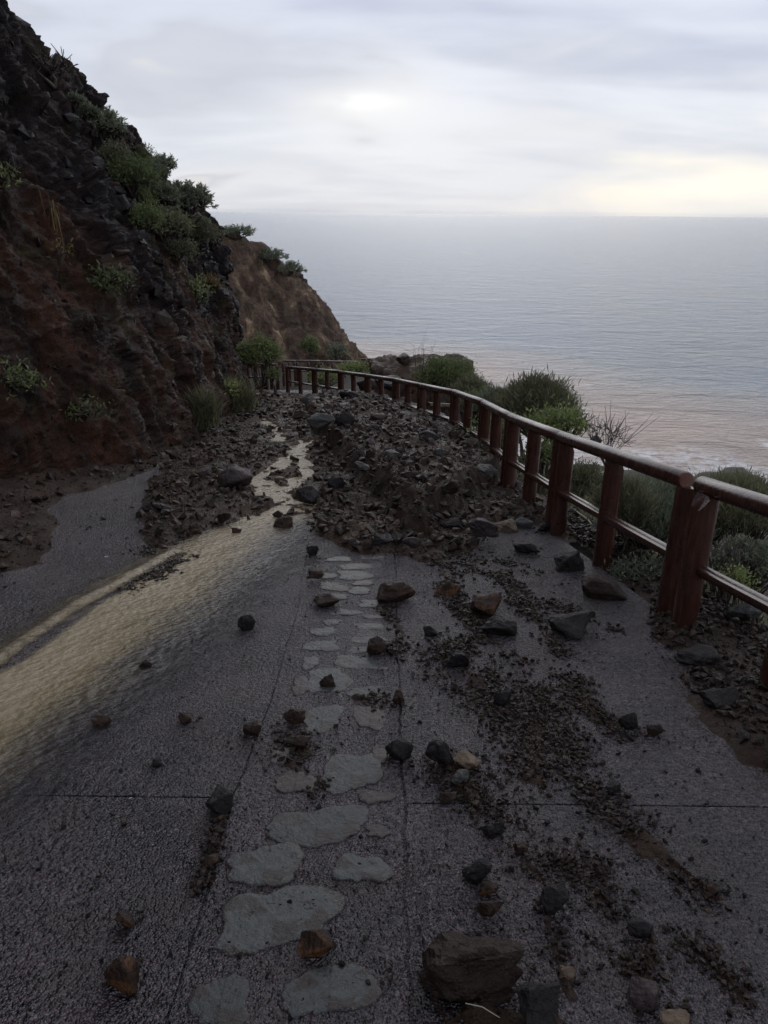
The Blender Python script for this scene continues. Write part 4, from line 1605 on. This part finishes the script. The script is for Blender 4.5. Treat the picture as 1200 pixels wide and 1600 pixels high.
def fence(name, pts, label, base_h=0.0, mids=True, rh=RH, lower=True, ground_fn=None, start_off=.02, r_post=.068, r_rail=.05):
    """pts: list of rail joints (x, y, ground z)"""
    root = empty(name, (pts[0].x, pts[0].y, pts[0].z))
    tag(root, label, 'fence')
    off = Vector(root.location)

    def fin(mb, nm):
        o = mb.build(nm, M['wood'], root, smooth=True)
        o.data.transform(Matrix.Translation(-off))
        if hasattr(o.data, 'set_sharp_from_angle'):
            o.data.set_sharp_from_angle(angle=R(38))
        return o
    upv = Vector((0, 0, rh))
    n = len(pts)
    rsf = random.Random(len(label))
    for i in range(n - 1):
        a, c = pts[i] + upv, pts[i + 1] + upv
        d = (c - a).normalized()
        j = Vector((rsf.uniform(-.004, .004), 0, rsf.uniform(-.004, .004)))
        fin(log_between(a + d * .003 + j, c - d * .003 + j, r_rail), 'rail')
        if lower:
            lo = Vector((0, 0, rh * .46))
            outd = Vector((d.y, -d.x, 0)).normalized()
            fin(log_between(pts[i] + lo + d * .02 + outd * .01, pts[i + 1] + lo - d * .02 + outd * .01, r_rail * .86, half=True), 'lower_rail')
    for i in range(n):
        d = (pts[min(i + 1, n - 1)] - pts[max(i - 1, 0)]).normalized()
        outd = Vector((d.y, -d.x, 0)).normalized()
        offs = [(-.075 if i else .07), (.075 if i < n - 1 else -.07)]
        if i == 0:
            offs = [start_off]
        if i == n - 1:
            offs = [-.025]
        for oo in offs:
            p = pts[i] + Vector((d.x, d.y, d.z)) * oo + outd * .028
            mb = MB()
            post(mb, p, pts[i].z + d.z * oo + rh - .062, outd, r_post)
            fin(mb, 'post')
        if mids and i < n - 1:
            p = (pts[i] + pts[i + 1]) / 2
            d = (pts[i + 1] - pts[i]).normalized()
            outd = Vector((d.y, -d.x, 0)).normalized()
            mb = MB()
            pb = p + outd * .028
            post(mb, pb, p.z + rh - .062, outd, r_post)
            fin(mb, 'post')
    return root


def rp(px, py, h=RH):
    q = g0(px, py, h)
    return Vector((q.x, q.y, q.z - h))


main_px = [(1074, 751), (877, 683), (797, 652), (755, 630), (709, 613), (657, 602), (617, 593.5), (573, 587), (531, 581.5), (490, 577.5), (447, 573.5)]
fence('log_fence', [rp(*q) for q in main_px], 'long red brown log fence curving along the seaward edge of the road')
nr0 = rp(1093, 757)
d_ = (rp(1200, 792) - nr0).normalized()
fence('log_fence', [nr0, nr0 + d_ * 1.85, nr0 + d_ * 3.7], 'nearest log fence section, starting right of the gap and leaving the frame', start_off=.13)
fence('log_fence', [rp(433, 570.5), rp(412, 569.8) , rp(385, 569.2)], 'dark log fence section behind the leafy bush at the bend', lower=True)


def tp(px, py, Y, h=.9):
    q = at(px, py, Y)
    return Vector((q.x, q.y, q.z - h))


fence('log_fence', [tp(441, 564, 36.5), tp(462, 564, 37), tp(500, 564.3, 38), tp(536, 565, 39), tp(560, 565.3, 40)], 'lower log fence at the foot of the brown headland', rh=.9)
fence('log_fence', [tp(561, 561.5, 41), tp(575, 561, 41.2), tp(588, 561, 41.4)], 'short far piece of log fence against the sea', rh=.9, mids=False)
fence('log_fence', [tp(579, 563.5, 38.5), tp(600, 563, 38.8), tp(622, 563, 39)], 'short log fence piece beside the top of the earth mound', rh=.9, mids=False)

# ------------------------------------------------------------------ plants


def bush(label, base, center, rad, style, leafmat, seed, tips=60, L=.07, per=14, wid=.26, stem_r=.012, tone=(.2, .8), cat='bush', name='bush', density=None, upbias=.35, group=None):
    """base: root on the ground; crown ellipsoid at center with radii rad"""
    rs_ = np.random.RandomState(seed)
    root = empty(name, base)
    tag(root, label, cat, group)
    C0 = np.array(center) - np.array(base)
    rad = np.array(rad)
    n = tips
    d = rs_.randn(n, 3)
    d /= np.linalg.norm(d, axis=1)[:, None]
    d[:, 2] = np.abs(d[:, 2]) * .9 - .25
    rr_ = (0.35 + 0.65 * rs_.rand(n) ** .6)
    lump = 1 + .28 * fbm(d * 1.7 + seed, 2, seed)
    T = C0 + d * rad * (rr_ * lump)[:, None]
    nm = max(4, n // 9)
    mi = rs_.choice(n, nm, replace=False)
    Mid = T[mi] * .55 + rs_.randn(nm, 3) * rad * .08
    mbs = MB()
    for m_ in Mid:
        k = m_ * .5 + rs_.randn(3) * rad * .08
        mbs.tube([(0, 0, -.05), k, m_], [stem_r * 2.0, stem_r * 1.6, stem_r * 1.2], 5, rs_.rand(), False)
    own = np.argmin(((T[:, None] - Mid[None]) ** 2).sum(2), 1)
    dirs = []
    for i in range(n):
        m_ = Mid[own[i]]
        k = (m_ + T[i]) / 2 + rs_.randn(3) * rad * .06 + np.array([0, 0, -.05]) * rad[2]
        mbs.tube([m_, k, T[i]], [stem_r, stem_r * .75, stem_r * .45], 4, rs_.rand(), False)
        dv = T[i] - k
        dirs.append(dv / (np.linalg.norm(dv) + 1e-6))
        if style == 'twig':
            for _ in range(per):
                e = T[i] + (dirs[-1] + rs_.randn(3) * .75) * L * (.5 + rs_.rand())
                mbs.tube([T[i], (T[i] + e) / 2 + rs_.randn(3) * L * .08, e], [stem_r * .5, stem_r * .45, stem_r * .3], 4, rs_.rand(), False)
    mbs.build('stems', M['stem'], root)
    if style == 'twig':
        return root
    dirs = np.array(dirs)
    # leaves
    N = n * per
    ti = np.repeat(np.arange(n), per)
    D = dirs[ti]
    rnd = rs_.randn(N, 3)
    if style == 'rosette':
        ld = D * .55 + rnd * .62
        o_ = T[ti] + D * (rs_.rand(N)[:, None] - .6) * L * 1.3
    elif style == 'fine':
        ld = D * .9 + rnd * .5 + np.array([0, 0, .3])
        o_ = T[ti] + rs_.randn(N, 3) * rad * .13
    else:
        ld = D * .4 + rnd * .8 + np.array([0, 0, .15])
        o_ = T[ti] + rs_.randn(N, 3) * L * .9
    ld /= np.linalg.norm(ld, axis=1)[:, None]
    ll = L * (.55 + .7 * rs_.rand(N))
    side = np.cross(ld, rs_.randn(N, 3))
    side /= np.linalg.norm(side, axis=1)[:, None] + 1e-6
    nrm_ = np.cross(ld, side)
    w2 = (ll * wid * .5)[:, None]
    b0 = o_
    tip = o_ + ld * ll[:, None] - nrm_ * ll[:, None] * .12
    midp = o_ + ld * ll[:, None] * .55 + nrm_ * ll[:, None] * .05
    V = np.stack([b0, midp + side * w2, tip, midp - side * w2, midp - nrm_ * w2 * .35], 1).reshape(-1, 3)
    k = np.arange(N)[:, None] * 5
    tr = np.concatenate([k + np.array([[0, 1, 4]]), k + np.array([[1, 2, 4]]), k + np.array([[4, 2, 3]]), k + np.array([[0, 4, 3]])])
    tipt = rs_.rand(n) * .5
    a = tone[0] + (tone[1] - tone[0]) * (tipt[ti] + .5 * rs_.rand(N))
    mesh_np('foliage', V, [tr], M[leafmat], root, attrs={'tone': np.repeat(a, 5)})
    return root


def cbush(label, px, py, Y, wpx, hpx, style, mat, seed, drop=None, **kw):
    """bush whose crown is centred on a pixel at depth Y"""
    c = at(px, py, Y)
    s = (c - Vector((0, 0, CZ))).length / math.hypot(F, math.hypot(px - 600, py - 800))
    rx, rz = wpx * s / 2, hpx * s / 2
    base = Vector((c.x, c.y, c.z - (rz * .95 if drop is None else drop)))
    return bush(label, base, c, (rx, rx * .9, rz), style, mat, seed, **kw)


# beyond the fence, far to near
cbush('yellow green leafy bush at the bend, left end of the row beyond the fence', 698, 586, 22, 96, 74, 'leafy', 'leaf', 1, tips=260, L=.10, per=26, tone=(.05, .75), drop=1.6)
cbush('low dark shrub between the yellow green bush and the big feathery one', 738, 612, 20, 62, 60, 'fine', 'olive', 2, tips=120, L=.13, per=40, wid=.14, drop=1.6)
cbush('green leafy shrub close behind the fence below the low dark shrub', 745, 628, 16, 70, 34, 'leafy', 'leaf', 3, tips=90, L=.08, per=22, tone=(.0, .7), drop=1.6)
cbush('big feathery olive bush rising highest beyond the fence', 836, 640, 13.5, 120, 120, 'fine', 'olive', 4, tips=330, L=.17, per=60, wid=.10, drop=1.9)
cbush('greyish shrub left of the big feathery bush', 775, 632, 15, 62, 52, 'fine', 'sage', 44, tips=110, L=.13, per=40, wid=.14, drop=1.6)
cbush('bright leafy plant in front of the big feathery bush', 872, 660, 9.8, 84, 40, 'leafy', 'leaf', 5, tips=75, L=.075, per=18, wid=.42, tone=(.2, .95), drop=1.2)
cbush('bright leafy plant seen through the fence at its curve', 772, 680, 10.2, 66, 60, 'leafy', 'leaf', 6, tips=80, L=.07, per=18, wid=.4, tone=(.1, .9), drop=1.0)
cbush('leafless twiggy shrub above the surf', 948, 685, 9.0, 62, 50, 'twig', 'stem', 7, tips=26, L=.13, per=5, stem_r=.006, drop=1.0)
cbush('low green scrub on the slope below the surf gap', 905, 760, 9.2, 90, 90, 'fine', 'olive', 8, tips=150, L=.09, per=34, wid=.14, tone=(.3, 1.0), drop=.7)
cbush('leafy scrub behind the double fence posts', 848, 715, 8.6, 60, 70, 'leafy', 'leaf', 9, tips=60, L=.06, per=16, wid=.4, tone=(.0, .7), drop=.7)
cbush('broad feathery bush behind the middle rail of the near fence', 1035, 800, 5.6, 190, 130, 'fine', 'sage', 10, tips=430, L=.085, per=44, wid=.07, stem_r=.005, tone=(.1, .9), drop=1.0)
cbush('dark feathery shrub tucked behind the single near fence post', 975, 790, 5.3, 80, 100, 'fine', 'olive', 11, tips=150, L=.08, per=40, wid=.07, stem_r=.005, drop=.8)
cbush('feathery bush rising over the nearest rail at the right edge', 1150, 790, 5.4, 160, 110, 'fine', 'olive', 12, tips=300, L=.085, per=40, wid=.07, stem_r=.005, tone=(.3, 1.0), drop=1.0)
cbush('tangled grey green scrub below the nearest rail', 1175, 875, 4.5, 130, 110, 'rosette', 'sage', 13, tips=190, L=.035, per=20, wid=.25, stem_r=.004, tone=(.1, .8), drop=.8)
cbush('small bright green plant under the nearest rail', 1152, 905, 3.9, 46, 34, 'leafy', 'leaf', 14, tips=26, L=.03, per=14, wid=.4, stem_r=.003, tone=(.4, 1.0), drop=.35)
cbush('bare twigs in front of the scrub at the right edge', 1120, 880, 4.0, 110, 90, 'twig', 'stem', 15, tips=30, L=.10, per=4, stem_r=.0025, drop=.5)
cbush('tall thin bare twigs standing above the yellow green bush', 660, 548, 22, 50, 44, 'twig', 'stem', 16, tips=9, L=.25, per=2, stem_r=.006, drop=1.4)
cbush('scrub on the slope beyond the near fence panel', 1010, 905, 4.7, 130, 70, 'leafy', 'sage', 17, tips=120, L=.04, per=16, wid=.3, stem_r=.003, tone=(0, .6), drop=.4)
# around the bend
cbush('light green leafy bush at the foot of the headland, in front of the dark fence', 405, 552, 22.8, 66, 62, 'leafy', 'leaf', 20, tips=150, L=.11, per=20, wid=.4, tone=(.1, .9), drop=1.2)
cbush('small leafy plant hanging over the dark fence rail', 428, 588, 22.3, 22, 40, 'leafy', 'leaf', 21, tips=26, L=.08, per=16, wid=.4, tone=(.1, .8), drop=.6)
cbush('green shrub on the headland above the lower fence, left one', 484, 540, 43, 24, 44, 'leafy', 'leaf', 22, tips=60, L=.16, per=16, wid=.4, tone=(.1, .7))
cbush('dark green shrub near the tip of the headland', 527, 549, 45, 26, 28, 'leafy', 'sage', 23, tips=50, L=.16, per=18, wid=.4, tone=(.2, .8))
cbush('yellow green shrub growing over the lower fence', 553, 577, 34, 44, 22, 'leafy', 'leaf', 24, tips=70, L=.13, per=18, wid=.4, tone=(.35, 1.0))
cbush('green leaves seen between the posts at the bend', 508, 590, 25, 60, 24, 'leafy', 'leaf', 25, tips=70, L=.11, per=16, wid=.4, tone=(.2, .9), drop=1.0)
# tangled low scrub on the seaward slope
rsg = np.random.RandomState(91)
N = 150000
gy_ = 1.2 + 27 * rsg.rand(N) ** 1.5
gd = .25 + 7.5 * rsg.rand(N) ** 1.6
px_ = np.interp(gy_, fy[:13], fx[:13]) if False else np.interp(gy_, FP[:13, 1], FP[:13, 0])
gx_ = px_ + gd
sdg, _ = poly_sd(gx_, gy_, FP)
cl = fbm(v3(gx_ * 1.5, gy_ * 1.5), 4, 701)
ok = (rsg.rand(N) < sstep(-.35, .25, cl)) & (sdg > .22 + .15 * cl)
gx_, gy_, cl = gx_[ok], gy_[ok], cl[ok]
n_ = len(gx_)
gzz = terr(gx_, gy_)
hgt = rsg.rand(n_) ** 1.5 * (.22 + .45 * np.clip(cl + .3, 0, 1)) * sstep(0.1, 1.2, gd[ok])
O_ = np.stack([gx_, gy_, gzz + hgt], 1)
ld = rsg.randn(n_, 3) * .8 + np.array([0, 0, .7])
ld /= np.linalg.norm(ld, axis=1)[:, None]
Lf = (.03 + .07 * rsg.rand(n_)) * np.clip(.6 + gy_ * .06, .6, 2)
sd3 = np.cross(ld, rsg.randn(n_, 3))
sd3 /= np.linalg.norm(sd3, axis=1)[:, None] + 1e-6
wd = (Lf * (.06 + .12 * rsg.rand(n_)))[:, None]
V = np.stack([O_, O_ + ld * Lf[:, None] * .5 + sd3 * wd, O_ + ld * Lf[:, None], O_ + ld * Lf[:, None] * .5 - sd3 * wd], 1).reshape(-1, 3)
q_ = np.arange(n_)[:, None] * 4 + np.array([[0, 1, 2, 3]])
gc = mesh_np('ground_cover', V, [q_], M['olive'], attrs={'tone': np.repeat(np.clip(.2 + .5 * cl + .5 * rsg.rand(n_), 0, 1), 4)})
tag(gc, 'tangled low olive scrub on the slope below the fence', 'scrub', kind='stuff')

# hillside plants: put on the real surface near a pixel


def on_cliff(px, py, Pgrid=CP):
    pts = Pgrid.reshape(-1, 3)
    v = pts - np.array([0, 0, CZ])
    c, s = math.cos(PITCH), math.sin(PITCH)
    zc_ = v[:, 1] * c - v[:, 2] * s
    yc = v[:, 1] * s + v[:, 2] * c
    xc = v[:, 0]
    cr_, sr = math.cos(ROLL), math.sin(ROLL)
    xr = xc * cr_ + yc * sr
    yr = -xc * sr + yc * cr_
    ok = zc_ > 1
    PX = np.where(ok, 600 + F * xr / np.maximum(zc_, .1), 1e9)
    PY = np.where(ok, 800 - F * yr / np.maximum(zc_, .1), 1e9)
    d = np.hypot(PX - px, PY - py)
    near_ = d < max(6, d.min() * 1.5)
    i = np.where(near_)[0][np.argmin(zc_[near_])]
    return Vector(pts[i])


def hbush(label, px, py, wpx, hpx, style, mat, seed, P=CP, out=.25, **kw):
    b0 = on_cliff(px, py + hpx * .3, P)
    s = (b0 - Vector((0, 0, CZ))).length / math.hypot(F, math.hypot(px - 600, py - 800))
    rx, rz = wpx * s / 2, hpx * s / 2
    c = b0 + Vector((rx * out, -rx * out, rz * .75))
    return bush(label, b0, c, (rx, rx * .8, rz), style, mat, seed, **kw)


hbush('bare candelabra shrub on the skyline, near the top of the hillside', 88, 118, 60, 60, 'twig', 'stem', 30, tips=30, L=.075, per=4, stem_r=.018)
hbush('small bare twig on the skyline, highest of all', 35, 55, 18, 18, 'twig', 'stem', 31, tips=8, L=.05, per=3, stem_r=.010)
hbush('low tuft on the skyline between the candelabra shrub and the round bush', 118, 160, 30, 26, 'rosette', 'sage', 32, tips=30, L=.07, per=14)
hbush('round grey green bush on the skyline with pale stems', 165, 198, 62, 60, 'rosette', 'sage', 33, tips=120, L=.09, per=20, stem_r=.014, tone=(.3, 1.0))
hbush('bare branching shrub right of the round skyline bush', 205, 228, 36, 36, 'twig', 'stem', 34, tips=34, L=.07, per=4, stem_r=.016)
hbush('moss green shrub on the slope below the round bush', 210, 285, 70, 66, 'leafy', 'leaf', 35, tips=150, L=.08, per=22, tone=(.0, .45))
hbush('dark shrub hugging the skyline left of the big spreading bush', 240, 275, 60, 50, 'rosette', 'sage', 36, tips=110, L=.08, per=20, tone=(.0, .6))
hbush('big spreading grey green bush on the skyline with pale bare stems below', 278, 325, 92, 76, 'rosette', 'sage', 37, tips=240, L=.10, per=22, stem_r=.014, tone=(.1, .8))
hbush('olive shrub under the big spreading bush', 260, 355, 70, 60, 'leafy', 'olive', 38, tips=130, L=.08, per=22, tone=(.2, 1))
hbush('yellow green plant on the slope at the edge of the bare rock', 222, 315, 44, 44, 'leafy', 'leaf', 39, tips=60, L=.08, per=20, tone=(.1, .6))
hbush('dark undergrowth shrub below the pale stems', 310, 375, 60, 50, 'leafy', 'olive', 40, tips=110, L=.08, per=20, tone=(0, .7))
hbush('grey green shrub in the middle of the overgrown upper slope', 250, 310, 66, 56, 'rosette', 'sage', 71, tips=150, L=.08, per=22, tone=(.1, .8))
hbush('yellowish shrub on the slope left of the pale bare stems', 232, 345, 46, 44, 'leafy', 'leaf', 72, tips=90, L=.07, per=20, tone=(.1, .6))
hbush('low olive shrub on the steep edge below the round skyline bush', 182, 255, 50, 50, 'leafy', 'olive', 73, tips=110, L=.07, per=20, tone=(.1, .9))
hbush('grey shrub at the right end of the overgrown skyline', 314, 350, 32, 36, 'rosette', 'sage', 74, tips=100, L=.09, per=20, tone=(.2, .9))
hbush('pale bare stems hanging below the big spreading bush', 285, 355, 60, 44, 'twig', 'stem', 75, tips=30, L=.10, per=3, stem_r=.016, out=.4)
hbush('ragged olive shrub at the lower edge of the overgrown slope', 285, 395, 50, 40, 'leafy', 'olive', 76, tips=80, L=.07, per=18, tone=(0, .8))
hbush('grey green bush on the skyline just above the big spreading bush', 248, 262, 48, 36, 'rosette', 'sage', 80, tips=100, L=.08, per=20, tone=(.3, 1.0))
hbush('leafy shrub on the skyline right of the bare branching shrub', 222, 245, 36, 30, 'leafy', 'leaf', 81, tips=70, L=.07, per=18, tone=(.1, .6))
hbush('ragged dark shrub on the skyline left of the round bush', 140, 178, 34, 30, 'rosette', 'sage', 82, tips=60, L=.07, per=18, tone=(.1, .7))
hbush('first small bush on the headland skyline', 368, 360, 66, 30, 'rosette', 'sage', 41, P=HP, tips=80, L=.17, per=18, stem_r=.02, tone=(.2, 1))
hbush('second small bush on the headland skyline', 424, 402, 56, 28, 'rosette', 'sage', 42, P=HP, tips=70, L=.17, per=18, stem_r=.02, tone=(.1, .8))
hbush('domed bush at the seaward end of the headland skyline', 455, 418, 44, 30, 'rosette', 'sage', 43, P=HP, tips=90, L=.15, per=18, stem_r=.02, tone=(.3, 1))
hbush('patch of green leaves in the middle of the rock face', 172, 437, 70, 40, 'leafy', 'leaf', 45, tips=40, L=.075, per=10, wid=.4, tone=(.0, .35), out=.1)
hbush('bright leafy plant growing from the rock face at the left edge', 28, 588, 70, 42, 'leafy', 'leaf', 46, tips=30, L=.08, per=9, wid=.3, tone=(.1, .7), out=.2)
hbush('dull leafy plant low on the rock face', 138, 640, 62, 46, 'leafy', 'leaf', 47, tips=30, L=.06, per=9, wid=.34, tone=(.0, .45), out=.2)
hbush('small green sprig high on the rock face at the left edge', 12, 278, 26, 18, 'leafy', 'leaf', 48, tips=12, L=.08, per=10, tone=(.2, .8), out=.1)
hbush('narrow bright green plant near the right end of the rock face', 312, 458, 24, 36, 'leafy', 'leaf', 49, tips=22, L=.09, per=12, wid=.36, tone=(.2, .9), out=.1)
hbush('dry yellow plant above the narrow bright one', 330, 440, 30, 20, 'leafy', 'dry', 50, tips=30, L=.09, per=14, out=.1)
hbush('sparse pale weed beside the dry stems', 98, 392, 30, 30, 'leafy', 'dry', 51, tips=14, L=.07, per=8, out=.1)


def tuft(label, px, py, wpx, hpx, mat, seed, n=900, P=CP, w_=.006, droop=False, cat='grass clump', name='grass_clump', spr=.5):
    rs_ = np.random.RandomState(seed)
    b0 = on_cliff(px, py, P)
    s = (b0 - Vector((0, 0, CZ))).length / math.hypot(F, math.hypot(px - 600, py - 800))
    rx, H = wpx * s / 2, hpx * s
    mb = MB()
    for i in range(n):
        o_ = np.array([rs_.randn() * rx * .45, rs_.randn() * rx * .45, abs(rs_.randn()) * H * .18])
        lean = rs_.randn(2) * spr
        Lb = H * (.45 + .6 * rs_.rand())
        sgn = -1 if droop else 1
        m_ = o_ + np.array([lean[0] * .3, lean[1] * .3 - .05, .6 * sgn]) * Lb
        e = o_ + np.array([lean[0] * .8, lean[1] * .8 - .15, .9 * sgn]) * Lb
        a = rs_.rand() * 6.28
        sd_ = np.array([math.cos(a), math.sin(a), 0]) * w_
        mb.add([o_ - sd_, o_ + sd_, m_ + sd_ * .8, m_ - sd_ * .8, e], [(0, 1, 2, 3)], [(3, 2, 4)], rs_.rand())
    root = empty(name, b0)
    tag(root, label, cat)
    mb.build('blades', M[mat], root)
    return root


tuft('large shaggy olive grass clump at the foot of the hillside by the road', 385, 655, 50, 56, 'olive', 60, n=2600, w_=.009)
tuft('darker grass clump left of the large shaggy one', 318, 665, 48, 58, 'olive', 61, n=1700, w_=.008)
tuft('bundle of dry hanging stems on the rock face', 85, 345, 26, 95, 'dry', 62, n=60, w_=.006, droop=True, spr=.25, cat='dry stems', name='dry_stems')
hbush('small bright sprig on top of the large grass clump', 362, 606, 22, 18, 'leafy', 'leaf', 63, tips=14, L=.09, per=12, wid=.3, tone=(.5, 1))

# angular blocks bedded in the rock face
flatP = CP[250:, 20:350].reshape(-1, 3)
e_near = near_earth(flatP, None, np.tile(np.linspace(0, 1, 330), CP.shape[0] - 250))
rsE = np.random.RandomState(77)
pick = rsE.choice(len(flatP), 6500, replace=False)
sets = {0: [[], [], [], 0], 1: [[], [], [], 0]}
for ii in pick:
    if rsE.rand() > 0.40 + 0.60 * (1 - e_near[ii]):
        continue
    q = sets[int(e_near[ii] > .35)]
    V, Fc = mini[rsE.randint(len(mini))]
    s_ = .03 + (.34 if e_near[ii] < .5 else .16) * rsE.rand() ** 6
    sc3 = np.array([s_, s_ * (.5 + .5 * rsE.rand()), s_ * (.6 + .6 * rsE.rand())])
    rot = np.array((Matrix.Rotation(rsE.rand() * 6.28, 3, 'Z') @ Matrix.Rotation(rsE.randn() * .5 + .5, 3, 'Y') @ Matrix.Rotation(rsE.randn() * .5, 3, 'X')))
    q[0].append((V * sc3) @ rot.T + flatP[ii])
    q[1].append(Fc + q[3])
    q[2].append(np.full(len(V), rsE.rand() * .6))
    q[3] += len(V)
for k, mt_ in ((0, 'dark'), (1, 'rubble')):
    q = sets[k]
    emb = mesh_np('embedded_rock', np.concatenate(q[0]), [np.concatenate(q[1])], M[mt_], parent=cliff, attrs={'tone': np.concatenate(q[2])})
    emb['kind'] = 'stuff'

# rocks beyond the fence at the bend


def free_rock(label, px, py, Y, wpx, hpx, tone, seed):
    c = at(px, py, Y)
    s = (c - Vector((0, 0, CZ))).length / F
    V, Fc = rock_arrays(seed, 15, 1.0, .06, 1, .4)
    V = V / np.ptp(V, axis=0) * np.array([wpx * s, wpx * s * .8, hpx * s])
    o = mesh_np('rock', V, [Fc], M[MATK[tone]], attrs={'tone': np.full(len(V), .4)})
    o.location = c
    tag(o, label, 'rock')


free_rock('brown rock sitting on top of the earth mound', 632, 562, 33, 40, 18, 'b', 701)
free_rock('huge dark boulder behind the fence below the earth mound', 607, 598, 24, 58, 34, 'd', 702)
free_rock('smaller brown boulder left of the huge dark one', 575, 600, 25, 34, 22, 'b', 703)
free_rock('grey rock among the twigs above the surf', 931, 687, 10, 18, 18, 'g', 704)

# driftwood and bits


def stick(label, a, c, r, mat, name='stick', cat='stick', bend=.02):
    A_, C_ = rest(*a), rest(*c)
    A_ = A_ + Vector((0, 0, r * 1.2))
    C_ = C_ + Vector((0, 0, r * 1.2))
    mid_ = (A_ + C_) / 2 + Vector((bend, bend, r * .6))
    mb = MB()
    mb.tube([A_, mid_, C_], [r, r, r * .7], 7, .5)
    root = mb.build(name, M[mat])
    tag(root, label, cat)
    return root


stick('orange brown piece of driftwood on the heap by the fence', (668, 640), (725, 652), .07, 'orange', 'driftwood', 'driftwood', .1)
stick('thin pale stick lying at the foot of the double fence posts', (900, 800), (935, 835), .008, 'straw')
stick('short pale stick on the mud near the fence', (765, 785), (795, 787), .006, 'straw')
stick('thin branch in the soil under the near fence panel', (985, 855), (1045, 890), .004, 'stem')
st0 = rest(735, 1560)
mb = MB()
mb.tube([st0 + Vector((-.02, -.05, .055)), st0 + Vector((.02, -.055, .05)), st0 + Vector((.06, -.07, .035))], [.0012, .0014, .001], 5, .9)
tag(mb.build('straw', M['straw']), 'pale straw lying on the largest brown boulder', 'straw')
mb = MB()
for q, lab in (((390, 1141), 'tiny white scrap on the left slab near the joint'), ((204, 1249), 'tiny pale chip by the cross joint of the left slab'), ((166, 871), 'tiny white scrap on the bare patch left of the stream')):
    mb = MB()
    p = rest(*q)
    s_ = .005 if q[1] > 1000 else .012
    mb.tube([p + Vector((-s_, 0, .004)), p + Vector((s_, s_ * .8, .005))], [s_ * .4, s_ * .3], 6, .5)
    tag(mb.build('paper_scrap', M['white']), lab, 'scrap')

# ------------------------------------------------------------------ rain haze over the sea
hz = bpy.data.materials.new('rain_haze')
hz.use_nodes = True
hz.node_tree.nodes.clear()
hn = NB(hz.node_tree)
ho = hn.n('ShaderNodeOutputMaterial')
hv = hn.n('ShaderNodeVolumePrincipled')
hv.inputs['Color'].default_value = (.95, .97, 1, 1)
hv.inputs['Density'].default_value = 0.000018
hn.l(hv.outputs[0], ho.inputs['Volume'])
hx, hy0, hy1, hz0, hz1 = 9000, -9000, 9000, SEA_Z - 1.5, 14.0
hV = [(x, y, z) for z in (hz0, hz1) for y in (hy0, hy1) for x in (-hx, hx)]
hF = np.array([[0, 2, 3, 1], [4, 5, 7, 6], [0, 1, 5, 4], [2, 6, 7, 3], [0, 4, 6, 2], [1, 3, 7, 5]])
hb = mesh_np('haze', hV, [hF], hz)
tag(hb, 'thin rain haze over the sea', 'haze', kind='stuff')
